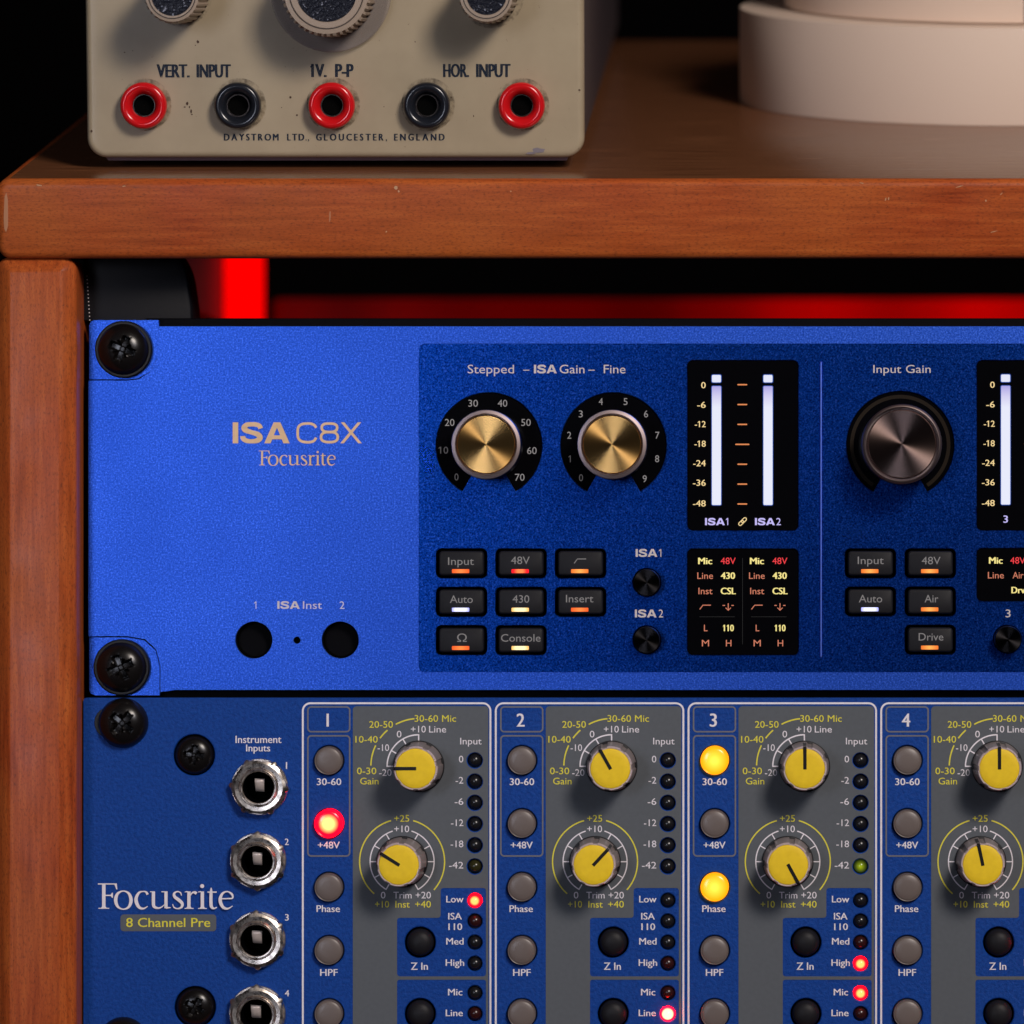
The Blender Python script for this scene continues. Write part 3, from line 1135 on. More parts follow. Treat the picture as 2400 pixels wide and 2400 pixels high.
for i, (ox, sx, dy) in enumerate(((1611, 0, 0), (2289.5, 677.6, -1))):
    o = (ox, 844.5)
    scr = screen(*SCREENS[0 if i == 0 else 2])
    labs = (('0', 1643.2), ('-6', 1634), ('-12', 1628.4), ('-18', 1627.6), ('-24', 1624.5), ('-36', 1624), ('-48', 1624))
    for (s, lx), cy, my in zip(labs, (902.7, 948.8, 994, 1040, 1085.7, 1131.5, 1180), (901.4, 948, 994.6, 1041.4, 1088, 1134.6, 1181.2)):
        st_(scr, o, s, lx + sx, 1654 + sx, cy + 7 + dy, 14.2, 'sc_cream', 0.006)
        wdt = 33 if s == '-18' else 23
        if i == 0 or True:
            mx = 1739.8 + sx
            block(scr, o, mx - wdt / 2, mx + wdt / 2, my - 1.5 + dy, my + 1.5 + dy, 'sc_orange', 'scale_mark', 1.4)
    for bx in (1668.5, 1789.4):
        bx += sx + (0.4 if i else 0)
        block(scr, o, bx, bx + 21.4, 905 + dy, 1183.6 + dy, 'sc_bar', 'level_bar', 2.5)
        block(scr, o, bx, bx + 21.2, 878.6 + dy, 896 + dy, 'sc_square', 'peak_light', 3)
        for (e0, e1) in ((905, 1183.6), (878.6, 896)):
            simple('light_bleed', plate(bx - o[0] - 1.6, bx - o[0] + 23, e0 + dy - o[1] - 1.6, e1 + dy - o[1] + 1.6, 4, [(.2, -.45), (0, -.2)]), 'sc_edge', scr)
    if i == 0:
        for (a, b_, s, c, d_) in ((1652.5, 1698.8, '1', 1701.4, 1706.6), (1769.5, 1816, '2', 1819.5, 1830)):
            isa(a - o[0], b_ - o[0], 1230.8 - o[1], 16.6, 'sc_lav', scr, -.8)
            st_(scr, o, s, c, d_, 1230.8, 16.6, 'sc_lav')
        q = MB()
        for sg in (-1, 1):
            lp = rrect(-3.6, 3.6, -6.8, 6.8, 3.6, 5)
            ca, sa = math.cos(math.radians(45)), math.sin(math.radians(45))
            lp2 = [((x + 0) * ca - (y + sg * 4.6) * sa, (x + 0) * sa + (y + sg * 4.6) * ca) for x, y in lp]
            stroke(q, lp2, 2.0, -.1 * (sg + 1), True)
        simple('link_symbol', q, 'sc_cream', scr, 1740.4 - o[0], 1222.4 - o[1], -.8, fix=False)
    else:
        st_(scr, o, '3', 2351.8, 2362.6, 1225, 16.6, 'sc_lav', 0.01)


def hpf(scr, x, y, m='sc_salmon'):
    q = MB()
    stroke(q, [(0, 9.8), (7.5, 0), (26, 0)], 2.0)
    simple('filter_symbol', q, m, scr, x, y, -.8, fix=False)


def insert_sym(scr, x, y):
    q = MB()
    stroke(q, [(0, -5), (0, 11)], 2.0)
    stroke(q, [(-6, 5.5), (0, 11.4), (6, 5.5)], 2.0, -.1)
    stroke(q, [(-13, 0), (-7.5, 0)], 2.0)
    stroke(q, [(7.5, 0), (13, 0)], 2.0)
    simple('insert_symbol', q, 'sc_salmon', scr, x, y, -.8, fix=False)


scr = screen(*SCREENS[1])
o = (1611, 1286)
for sx in (0, 121.3):
    for s, a, b_, bs, m_, bo in (('Mic', 1636.2, 1669.3, 1322.2, 'sc_yellow', .02), ('48V', 1689, 1724.2, 1322, 'sc_red', 0), ('Line', 1634.3, 1671, 1356.7, 'sc_salmon', 0), ('430', 1689.3, 1723, 1356.7, 'sc_yellow', .02),
                                ('Inst', 1637, 1669.7, 1392.6, 'sc_salmon', 0), ('CSL', 1689, 1724.7, 1392.6, 'sc_yellow', .02), ('L', 1649.9, 1658.3, 1479.4, 'sc_salmon', 0), ('110', 1694.6, 1720, 1479.4, 'sc_yellow', .02),
                                ('M', 1645, 1661.8, 1514.9, 'sc_salmon', 0), ('H', 1701.4, 1714.2, 1514.9, 'sc_salmon', 0)):
        st_(scr, o, s, a + sx, b_ + sx, bs, 15, m_, bo)
    hpf(scr, 1640 + sx - o[0], 1418.4 - o[1])
    insert_sym(scr, 1706.8 + sx - o[0], 1419 - o[1])
    block(scr, o, 1639 + sx, 1722 + sx, 1445, 1446.4, 'sc_faint', 'separator_line', .6)
block(scr, o, 1739.6, 1741, 1308, 1510, 'sc_faint', 'separator_line', .6)
scr = screen(*SCREENS[3])
o = (2289.5, 1285)
for s, a, b_, bs, m_, bo in (('Mic', 2318, 2350.3, 1321, 'sc_yellow', .02), ('48V', 2368, 2403, 1321, 'sc_red', 0), ('Line', 2315.6, 2353, 1355.6, 'sc_salmon', 0),
                            ('Air', 2373.6, 2399, 1355.6, 'sc_salmon', 0), ('Drv', 2370.7, 2403, 1390.5, 'sc_yellow', .02)):
    st_(scr, o, s, a, b_, bs, 15, m_, bo)

screw(ua, 290 - 1200, 819 - 1200, 0, 61, 40, 22)
screw(ua, 285.5 - 1200, 1564 - 1200, 0, 60, 36, -24)
# ------------------------------------------------------------------ lower unit: textured blue preamplifier
ub = root('preamplifier', 'dark blue textured rack unit with yellow capped knobs and grey channel strips', 'preamplifier', RP @ P(1200, 1200, 0), RP)
CHX = (0, 452.2, 903.9, 1355.5)
BY = (1782.2, 1930, 2079, 2227.3, 2375.5)
LEDU = (1782.2, 1831.9, 1881.6, 1931.2, 1981, 2030.6)
LEDL = (2110.7, 2159.4, 2209, 2258.5, 2327.6, 2376.3)
JACKS = ((608.5, 1844), (604.8, 2017.5), (603.5, 2202), (603.2, 2376))
H = []
for cx in CHX:
    for y in BY:
        H.append(hc(771 + cx - 1200, y - 1200, 35.6, 40))
    for y in (2208.6, 2376):
        H.append(hc(984.8 + cx - 1200, y - 1200, 36.5, 40))
    for y in LEDU + LEDL:
        H.append(hc(1112.8 + cx - 1200, y - 1200, 17.8, 28))
for x, y in JACKS:
    H.append(hc(x - 1200, y - 1200, 44, 32))
for x, y in ((455, 1769.5), (457.3, 2360)):
    H.append(hc(x - 1200, y - 1200, 48.5, 40))
op = [(x - 1200, y - 1200) for x, y in rrect(195.5, 4895, 1635.5, 2512, 7)]
H = [h for h in H]
fp = slab(op, H, 0, 26, 2.0)
simple('faceplate', fp, 'powder_blue', ub)
simple('recess_backing', plate(420 - 1200, 4600 - 1200, 1660 - 1200, 2500 - 1200, 4, [(0, 60), (0, 66)]), 'black_deep', ub)
simple('chassis', plate(335 - 1200, 4700 - 1200, 1645 - 1200, 2505 - 1200, 6, [(2, 68), (0, 70), (0, 2800)]), 'chassis', ub)

# channel strips
Lblk = [(1038.9, 2081.2), (1133, 2081.2), (1137.5, 2083), (1139, 2087), (1139, 2282), (1137.5, 2286.5), (1133, 2288.3), (937, 2288.3), (932.3, 2286.5), (930.7, 2282), (930.7, 2157), (932.3, 2152.6), (937, 2151),
        (1027, 2151), (1031.2, 2149.5), (1032.9, 2145), (1032.9, 2087), (1034.5, 2083)]


def outline(x0, x1, y0, y1, r, t):
    a = rrect(x0, x1, y0, y1, r, 8)
    c = rrect(x0 + t, x1 - t, y0 + t, y1 - t, r - t, 8)
    b = MB()
    n = len(a)
    b.v = [(x, y, 0) for x, y in a + c]
    b.f = [(i, (i + 1) % n, n + (i + 1) % n, n + i) for i in range(n)]
    return b


def chan(name, key, mk, m, cx, d):
    me = cached(('ch', key), lambda: mk().mesh(name, M[m]))
    return put(name, me, ub, cx - 1200, -1200, d)


def greyarea():
    out = rrect(827, 1144.7, 1655, 2494, 9, 5)
    holes = [circ(1112.8, y, 19.6, 28) for y in LEDU] + [Lblk, rrect(930.7, 1139, 2296, 2480, 6)]
    return sheet(out, holes, 0)


def gaindial():
    b = MB()
    stroke(b, arc(981.3, 1796, 74, 90, 180, 24), 3.2)
    for a in (90, 120, 150, 180):
        ca, sa = math.cos(math.radians(a)), math.sin(math.radians(a))
        stroke(b, [(981.3 + 75.4 * ca, 1796 - 75.4 * sa), (981.3 + 57 * ca, 1796 - 57 * sa)], 3.0, -.15)
    return b


def gainarcs():
    b = MB()
    for a, c in ((95, 118.6), (130.8, 144), (154, 179)):
        stroke(b, arc(981.3, 1796, 112, a, c, 8), 3.2)
    return b


def trimdial():
    b = MB()
    X, Y = 942.5, 2019.5
    stroke(b, arc(X, Y, 75, 107, 240, 36), 2.8)
    stroke(b, arc(X, Y, 75, 73, -60, 36), 2.8)
    for a in (240, 210, 180, 150, 120, 60, 30, 0, -30, -60):
        ca, sa = math.cos(math.radians(a)), math.sin(math.radians(a))
        stroke(b, [(X + 76.2 * ca, Y - 76.2 * sa), (X + 60 * ca, Y - 60 * sa)], 2.6, -.15)
    return b


def trimarcs():
    b = MB()
    stroke(b, arc(942.5, 2019.5, 99.6, 105, 229, 36), 3.0)
    stroke(b, arc(942.5, 2019.5, 99.6, 75, -41.5, 36), 3.0)
    return b


CHTXT = [('30-60 Mic', 971.6, 1069, 1691.6, 15.5, 'y'), ('20-50', 865.5, 921, 1705.6, 15.5, 'y'), ('10-40', 833, 885.4, 1740.5, 15.5, 'y'), ('0-30', 836.7, 882, 1814.5, 15.5, 'y'), ('Gain', 844, 887.5, 1838.3, 15.5, 'y'),
         ('+10', 963, 998, 1716.7, 15.5, 'w'), ('Line', 1005.7, 1045.8, 1716.7, 15.5, 'w'), ('0', 930, 941, 1728.3, 15.5, 'w'), ('-10', 885, 912, 1760, 15.5, 'w'), ('-20', 888.8, 917.7, 1818.4, 15.5, 'w'),
         ('+25', 924, 959.3, 1925.8, 15.5, 'y'), ('+10', 924, 959, 1950.4, 15.5, 'w'), ('0', 892.6, 903.5, 2105.6, 15.5, 'w'), ('Trim', 922, 964.8, 2105.6, 15.5, 'w'), ('+20', 974, 1010, 2105.6, 15.5, 'w'),
         ('+10', 879, 912, 2127, 15.5, 'y'), ('Inst', 926.8, 960.4, 2127, 15.5, 'y'), ('+40', 972.9, 1010, 2127, 15.5, 'y'),
         ('Input', 1078.7, 1128.7, 1744.6, 15.5, 'w'), ('0', 1075.6, 1086, 1786.8, 15.5, 'w'), ('-2', 1067.8, 1086, 1836.5, 15.5, 'w'), ('-6', 1065.8, 1086, 1886.2, 15.5, 'w'), ('-12', 1057, 1086, 1936, 15.5, 'w'),
         ('-18', 1056.2, 1086, 1985.6, 15.5, 'w'), ('-42', 1052.3, 1086, 2035.4, 15.5, 'w'),
         ('Low', 1045.8, 1086.7, 2114.9, 15.5, 'W'), ('ISA', 1050.5, 1082.6, 2155, 15.5, 'W'), ('110', 1051, 1083.4, 2179.6, 15.5, 'W'), ('Med', 1045.8, 1086.7, 2213.7, 15.5, 'W'), ('High', 1044.6, 1088, 2263.7, 15.5, 'W'),
         ('Mic', 1050, 1083.9, 2332.8, 15.5, 'W'), ('Line', 1044.6, 1085, 2381.5, 15.5, 'W'), ('Z In', 963, 1003, 2272.8, 17, 'W'),
         ('30-60', 742.5, 800, 1840, 15.8, 'W'), ('+48V', 745, 796.6, 1988.4, 15.8, 'W'), ('Phase', 741.8, 796.9, 2137.4, 15.8, 'W'), ('HPF', 750.3, 791.7, 2287, 15.8, 'W')]

GA = (180, 119, 90, 90)
TR = (148, 47, -61.5, 102)


def yknob(x, y, ang):
    def body():
        def wob(a, d):
            k_ = (a * 7 / (2 * PI)) % 1.0
            g = 1 - 0.06 * (1 if abs(k_ - .5) < .13 else 0) * (1 if d > -108 else 0)
            return g
        return smooth(fixn(lathe([(46.6, -112), (48.8, -114), (50.6, -112), (51.5, -106), (55.5, -30), (58, -8), (58, -4)], 140, close=False, wob=wob).mesh('gain_knob', M['knob_grey'])), 35)
    o = put('channel_knob', cached('ykb', body), ub, x - 1200, y - 1200, 0)
    o.rotation_euler = (0, -math.radians(ang - 90), 0)
    put('knob_lip', cached('ykl', lambda: smooth(fixn(lathe([(46.4, -112.5), (47.0, -115), (49.5, -115.4), (51.4, -113), (51.8, -109)], 140, close=False,
        wob=lambda a, d: 1 - 0.05 * (1 if abs((a * 7 / (2 * PI)) % 1.0 - .5) < .13 and d > -116 else 0)).mesh('knob_lip', M['knob_lip'])), 35)), o)
    put('knob_cap', cached('ykc', lambda: smooth(fixn(lathe([(.4, -117.5), (30, -117.4), (43, -116.6), (45.8, -115.4), (46.8, -112)], 72).mesh('knob_cap', M['knob_yellow'])), 35)), o)
    put('knob_skirt', cached('yks', lambda: smooth(fixn(lathe([(55, -9), (59.5, -8), (60.5, -5), (60.5, 0)], 72, close=False).mesh('knob_skirt', M['black_satin'])), 35)), o)
    q = cached('ykp', lambda: fixn(plate(-4, 4, -47.5, 2, .8, [(.2, -118.3), (0, -117.6), (0, -116)]).mesh('pointer_line', M['black_satin'])))
    put('pointer_line', q, o)
    def sd():
        b = MB()
        b.v = [(-3.6, -51.2, -115.8), (3.6, -51.2, -115.8), (3.8, -56.6, -30), (-3.8, -56.6, -30)]
        b.v += [(-4, -47.2, -118.2), (4, -47.2, -118.2)]
        b.f = [(0, 1, 2, 3), (4, 5, 1, 0)]
        return b.mesh('pointer_flank', M['black_satin'])
    put('pointer_flank', cached('ykf', sd), o)
    return o


def led(x, y, m):
    prof = [(15.6 * math.sin(t * PI / 2 / 6), 12 - 15.5 * math.cos(t * PI / 2 / 6)) for t in range(1, 7)]
    me = cached(('led', m), lambda: smooth(fixn(lathe([(.4, -3.4)] + prof + [(16.4, 12), (16.4, 30)], 32).mesh('indicator_lens', M[m])), 60))
    return put('indicator_lens', me, ub, x - 1200, y - 1200, 0)


def led_lit(x, y, m):
    prof = [(15.8 * math.sin(t * PI / 2 / 6), 8 - 20 * math.cos(t * PI / 2 / 6)) for t in range(1, 7)]
    me = cached(('ledl', m), lambda: smooth(fixn(lathe([(.4, -12)] + prof + [(16.4, 8), (16.4, 30)], 32).mesh('indicator_lens', M[m])), 60))
    return put('indicator_lens', me, ub, x - 1200, y - 1200, 0)


def rbutton(x, y, m, tilt=0):
    me = cached(('rb', m), lambda: smooth(fixn(lathe([(.4, -17.5), (14, -17.2), (26, -16), (29.5, -14.5), (30.6, -13.5), (32, -14.2), (33, -12), (33, 34)], 64).mesh('push_button', M[m])), 28))
    o = put('push_button', me, ub, x - 1200, y - 1200, 0)
    o.rotation_euler = (math.radians(random.uniform(-1.2, 1.2)), 0, math.radians(random.uniform(-1.5, 1.5)))
    return o


def zbutton(x, y):
    me = cached('zb', lambda: smooth(fixn(lathe([(.4, -19), (12, -18.2), (22, -15), (28, -10), (31.5, -2), (32, 8), (32, 40)], 64).mesh('push_button', M['button_black'])), 50))
    return put('push_button', me, ub, x - 1200, y - 1200, 0)


LIT = {(0, 0, 1): 'lamp_red', (2, 0, 0): 'lamp_yellow', (2, 0, 2): 'lamp_yellow'}
LL = {(0, 0): 'led_red', (1, 5): 'led_red_hot', (2, 3): 'led_red', (2, 4): 'led_red', (3, 2): 'led_red_hot', (3, 5): 'led_red'}
for c, cx in enumerate(CHX):
    chan('strip_outline', 'ol', lambda: outline(707.6, 1151.6, 1646, 2502, 20, 4.4), 'print_white', cx, -.8)
    chan('number_frame', 'nf', lambda: outline(719.8, 821.5, 1655, 1716.7, 10, 3.6), 'print_line_grey', cx, -.8)
    chan('button_frame', 'bf', lambda: outline(719.8, 821.5, 1722.7, 2008, 10, 3.6), 'print_line_grey', cx, -.8)
    chan('grey_field', 'gf', greyarea, 'print_grey', cx, -.6)
    chan('scale_marks', 'gd', gaindial, 'print_white', cx, -1.2)
    chan('scale_arc', 'ga', gainarcs, 'print_yellow', cx, -1.2)
    chan('scale_marks', 'td', trimdial, 'print_white', cx, -1.2)
    chan('scale_arc', 'ta', trimarcs, 'print_yellow', cx, -1.2)
    n = str(c + 1)
    wd = {'1': 5.5, '2': 19, '3': 17, '4': 20}[n]
    text(n, 768 + cx - wd / 2 - 1200, 768 + cx + wd / 2 - 1200, 1703 - 1200, 30.5, 'print_white', ub, -1.0, 0.012)
    for s, a, b_, bs, h, k_ in CHTXT:
        text(s, a - 1200, b_ - 1200, bs - 1200, h, 'print_yellow' if k_ == 'y' else 'print_white', ub, -1.3, {'W': 0.009, 'w': 0.0, 'y': 0.002}[k_], dx=cx)
    yknob(981.3 + cx, 1796, GA[c])
    yknob(942.5 + cx, 2019.5, TR[c])
    for i, y in enumerate(BY):
        rbutton(771 + cx, y, LIT.get((c, 0, i), 'button_grey'))
    for y in (2208.6, 2376):
        zbutton(984.8 + cx, y)
    for i, y in enumerate(LEDU):
        if c == 2 and i == 5:
            led(1112.8 + cx, y, 'led_green')
        else:
            led(1112.8 + cx, y, 'led_off_olive' if (c == 0 and i == 5) else 'led_off')
    for i, y in enumerate(LEDL):
        if (c, i) in LL:
            led_lit(1112.8 + cx, y, LL[(c, i)])
        else:
            led(1112.8 + cx, y, 'led_off_red' if (c, i) in ((0, 1), (0, 5), (1, 3), (1, 4), (2, 2), (2, 5)) else 'led_off')  # reddish lenses; channel two's Mic has its neighbour's reflection painted in


def tb(s, x0, x1, base, h, m='print_white', bold=0.008, d=-1.0):
    return text(s, x0 - 1200, x1 - 1200, base - 1200, h, m, ub, d, bold)


tb('Instrument', 552, 659.8, 1741.3, 17)
tb('Inputs', 576.8, 633.4, 1760.9, 16)
tb('1', 670, 673, 1802, 16)
tb('2', 667.5, 676.8, 1980.4, 15)
tb('3', 668, 677, 2157.5, 15)
tb('4', 667.5, 678, 2335, 14.5)
glyphs('serif', (0, 5.24), 229.6 - 1200, 547.3 - 1200, 2129.8 - 1200, 59.5, 'print_white', ub, -1.0)
bd = sheet([(x - 1200, y - 1200) for x, y in rrect(282.4, 507, 2143, 2182.6, 8)], [], -.7)
simple('badge_field', bd, 'print_grey', ub)
tb('8 Channel Pre', 295.8, 493, 2172.4, 21, 'print_yellow', 0.006, -1.4)


# jack sockets
def jack(x, y, rot):
    def nut():
        b = MB()
        n = 96
        ap = 61.0
        def hexr(a):
            k_ = (a % (PI / 3)) - PI / 6
            return ap / math.cos(k_)
        prof = [(47, -26, 0), (56, -27, 0), (60.5, -24, .15), (62, -20, 1), (62, -4, 1)]
        for r, d, hx in prof:
            for i in range(n):
                a = 2 * PI * i / n
                rr = min(r + (9 if hx == 1 else 0), hexr(a)) if hx else r
                if hx == .15:
                    rr = min(r + 3, hexr(a))
                b.v.append((rr * math.cos(a), rr * math.sin(a), d))
        for k_ in range(len(prof) - 1):
            b.f += [(k_ * n + i, k_ * n + (i + 1) % n, (k_ + 1) * n + (i + 1) % n, (k_ + 1) * n + i) for i in range(n)]
        return smooth(fixn(b.mesh('nut', M['nickel'])), 25)
    bush = cached('bush', lambda: smooth(fixn(lathe([(37, 60), (37, -30), (38.5, -33), (41, -33.5), (42.5, -31), (41.5, -28.5), (44.5, -29.5), (46, -27.5), (44.5, -25), (47.6, -25.4), (49.5, -23), (49.5, 20)], 80, close=False).mesh('jack_socket', M['nickel'])), 25))
    o = put('jack_socket', bush, ub, x - 1200, y - 1200, 0)
    nn = put('nut', cached('nut', nut), o)
    nn.rotation_euler = (0, math.radians(rot), 0)
    put('washer', cached('jw', lambda: fixn(lathe([(50, -5), (65, -5), (66.5, -3), (66.5, 0)], 64, close=False).mesh('washer', M['nickel']))), o)
    put('socket_barrel', cached('jb', lambda: smooth(fixn(lathe([(36.9, -26), (35.5, -20), (34, 30), (34, 110), (.2, 110)], 48, close=False).mesh('socket_barrel', M['black_gloss'])), 30)), o)
    def leaf():
        b = MB()
        rows = 9
        for i in range(rows):
            v_ = i / (rows - 1)
            yy = -21 + 31 * v_
            dd_ = -8 + 20 * (v_ - .15) ** 2 - (3 if i in (0, rows - 1) else 0) * -1
            wv = 12.0 - 1.5 * v_
            b.v += [(-wv - 1.5, yy, dd_ + 2), (-wv + 1, yy, dd_), (wv - 3, yy + 1, dd_), (wv - 1, yy + 1, dd_ + 2)]
        b.f = [(4 * i + j, 4 * i + j + 1, 4 * i + j + 5, 4 * i + j + 4) for i in range(rows - 1) for j in range(3)]
        return smooth(b.mesh('spring_contact', M['contact']), 60)
    lf = put('spring_contact', cached('jc', leaf), o, random.uniform(-1.5, 1.5), random.uniform(-1, 1.5))
    lf.scale = (random.uniform(.92, 1.05), 1, random.uniform(.95, 1.05))
    put('barrel_glint', cached('jg', lambda: smooth(lathe([(30, 40), (31.5, 44)], 40, close=False).mesh('barrel_glint', M['metal_dull']), 60)), o)
    return o


for (x, y), r in zip(JACKS, (4, 30, 28, 29)):
    jack(x, y, r)
for y_ in (1694.5, 2442):
    simple('mounting_slot', plate(221 - 1200, 340 - 1200, y_ - 37 - 1200, y_ + 35 - 1200, 35, [(1, -1.2), (0, -.4)]), 'black_satin', ub)
screw(ub, 289 - 1200, 1694.5 - 1200, 0, 59, 38, 40, False)
screw(ub, 289 - 1200, 2442 - 1200, 0, 59, 36, 10, False)
for (x, y, a) in ((455, 1769.5, 8), (457.3, 2360, 30)):
    s_ = screw(ub, x - 1200, y - 1200, 8, 45.5, 24, a, False)

# ------------------------------------------------------------------ oscilloscope on the shelf
AL = math.radians(6.04)
T0 = 205
GAP = 27
# front plane of the instrument: passes through the raised front bottom edge
base_w = shelf_pt(1200, T0, GAP)
base_p = RP.inverted() @ base_w
nF = Vector((0, math.cos(AL), math.sin(AL)))         # into the instrument, rack frame
uF = Vector((0, -math.sin(AL), math.cos(AL)))
camP = P(CX, CY, -CD)


def sp_(px, py):
    """point on the instrument's front, in front-plane units (x from 1200, y down from the bottom edge)"""
    r = P(px, py, 0) - camP
    t = (base_p - camP).dot(nF) / r.dot(nF)
    h = camP + r * t - base_p
    return h.x / S, -h.dot(uF) / S


ROT_F = RP @ Matrix.Rotation(AL, 4, 'X')
scope = root('oscilloscope', 'cream enamelled vintage oscilloscope with red and black terminals standing on the wooden top board', 'oscilloscope', base_w, ROT_F)
sx0, _ = sp_(203, 300)
sx1, sy1 = sp_(1369, 369)
_, sy0 = sp_(700, -1150)
simple('front_panel', plate(sx0, sx1, sy0, sy1, 46, fillet(15, 0, 60, 5), 8), 'cream', scope, sm=40)
# case: runs level behind the leaning front
bx = MB()
lean = TH - AL
y0c, y1c = sy0 + 14, sy1 - 2
lpf = rrect(sx0 + 3, sx1 - 3, y0c, y1c, 38, 6)
n = len(lpf)
for dd_ in (44, 3350):
    for x, y in lpf:
        bx.v.append((x, y - math.tan(lean) * dd_, dd_) if dd_ else (x, y, dd_))
bx.f = [(i, (i + 1) % n, n + (i + 1) % n, n + i) for i in range(n)] + [tuple(range(n, 2 * n))]
simple('case', bx, 'case_side', scope, sm=40)
x0b, yb = sp_(245, 370)
x1b, yb2 = sp_(1330, 377)
bb = MB()
q = [(x0b, yb - 2, 22), (x1b, yb - 2, 22), (x1b - 2, yb2, 26), (x0b + 6, yb2, 26)]
bb.v = q + [(x, y - math.tan(lean) * 3200, 3200) for x, y, _ in q]
bb.f = [(0, 1, 2, 3), (0, 1, 5, 4), (1, 2, 6, 5), (2, 3, 7, 6), (3, 0, 4, 7), (4, 5, 6, 7)]
simple('base_plate', bb, 'case_base', scope)
for fx in (sx0 + 120, sx1 - 120):
    for fd in (260, 2900):
        hgt_ = 30
        simple('foot', lathe([(40, hgt_ - GAP), (44, 0), (44, -20)], 24), 'black_satin', scope, fx, yb2 - math.tan(lean) * fd + (GAP - hgt_) * 0 - 8, fd)


def stext(s, x0, x1, base, h, bold=.0, m='print_navy'):
    a, bl = sp_(x0, base)
    z, _ = sp_(x1, base)
    return text(s, a, z, bl, h * 1.02, m, scope, -1.0, bold, flag=True)


stext('VERT.', 367.3, 445, 181.4, 30, .034)
stext('INPUT', 461, 541.6, 181.4, 30, .034)
stext('1V.', 727.5, 766, 180.5, 30, .034)
stext('P-P', 785.5, 829.2, 180.5, 30, .034)
stext('HOR.', 1038.7, 1099.6, 180.5, 30, .034)
stext('INPUT', 1116, 1197, 180.5, 30, .034)
for s, a, z in (('DAYSTROM', 524.6, 653.4), ('LTD.,', 672.9, 724.6), ('GLOUCESTER,', 740.6, 907), ('ENGLAND', 923.6, 1042.4)):
    # letter-spaced line
    vs = [raw_text(ch)[0] for ch in s]
    ws = [max(v[0] for v in q_) - min(v[0] for v in q_) for q_ in vs]
    hk = 15.3 / CAP
    tot = sum(ws) * hk * 0.98
    gp = ((z - a) - tot) / (len(s) - 1)
    X = a
    for ch, w_ in zip(s, ws):
        stext(ch, X, X + w_ * hk * .98, 329.2, 15.3, .03)
        X += w_ * hk * .98 + gp


def terminal(px, py, m):
    x, y = sp_(px, py)
    prof = [(26, -4), (27, -16), (31, -27), (37, -35), (44, -38.5), (50.5, -36.5), (54, -30), (55, -20), (54, -6), (52, 0)]
    o = put('terminal', cached(('term', m), lambda: smooth(fixn(lathe(prof, 64, close=False).mesh('terminal', M[m])), 60)), scope, x, y, 0)
    put('metal_tube', cached('tt', lambda: smooth(fixn(lathe([(26.4, -12), (26, -15), (24.8, -15), (24.2, -12), (24.2, 40)], 40, close=False).mesh('metal_tube', M['metal_dull'])), 30)), o)
    put('bore_shade', cached('tb', lambda: lathe([(24, -1.5), (.2, -1.5)], 30, close=False).mesh('bore_shade', M['black_deep'])), o)  # black disc paints a deep bore's shade into the shallow tube


def grime_mat():
    m = mat('greasy_dirt', (0.05, 0.035, 0.025), 0.8)
    n = noise(m, coords(m), 420, 4, 0.7)
    lk(m, ramp(m, n, [(0.42, (0.0,) * 3), (0.75, (0.75,) * 3)]), bsdf(m).inputs['Alpha'])
    return m


M['grime'] = grime_mat()
for px, r0, r1 in ((339, 50, 61), (559.5, 50, 62), (779, 50, 63), (1001.5, 50, 63), (1223.4, 50, 62)):
    x, y = sp_(px + 2, 245)
    simple('grime_ring', lathe([(r0, 0), (r1, 0)], 48, close=False), 'grime', scope, x, y, -.5)
for px, py, r1 in ((424, -10, 72), (1152, -10, 76)):
    x, y = sp_(px, py)
    simple('grime_ring', lathe([(50, 0), (r1, 0)], 48, close=False), 'grime', scope, x, y, -.5)
for px, m_ in ((339, 'red_plastic'), (559.5, 'black_plastic'), (779, 'red_plastic'), (1001.5, 'black_plastic'), (1223.4, 'red_plastic')):
    terminal(px, 247, m_)


def sknob(px, py, R, Rg, h, flutes, skirt=None):
    x, y = sp_(px, py)
    def wob(a, d):
        if d < -h + 5:
            return 1
        t = (a * flutes / (2 * PI)) % 1.0
        return 1 - 0.06 * (1 if t < .34 else 0)
    n = flutes * 6
    o = simple('control_knob', lathe([(Rg, -h + 3), (Rg + 1, -h), (R * .80, -h), (R * .81, -h + 1), (R * .83, -h + 1), (R * .84, -h), (R * .93, -h + 1), (R * .985, -h + 6), (R, -h + 14), (R * 1.02, -6), (R * 1.02, 0)], n, close=False, wob=wob), 'scope_knob', scope, x, y, -4, sm=30)
    simple('knob_insert', lathe([(.4, -h + 2), (Rg, -h + 2)], 60), 'glitter', o)
    q = MB()
    stroke(q, circ(0, 0, R * .82, 72), 2.2, -h - .5, True)
    simple('groove_ring', q, 'knob_line', o, fix=False)
    if skirt:
        simple('clear_skirt', lathe([(R * .6, -22), (skirt - 4, -22), (skirt, -19), (skirt + 1, -15), (skirt, -12), (R * .6, -11)], 96, close=False), 'clear', o, sm=40)
    simple('knob_shaft', lathe([(R * .45, -8), (R * .45, 4)], 24, close=False), 'black_satin', o)
    return o


sknob(424, -12, 66, 48, 185, 30)
sknob(777, -20, 105, 70, 150, 44, 141)
sknob(1148, -12, 66, 46, 160, 30)
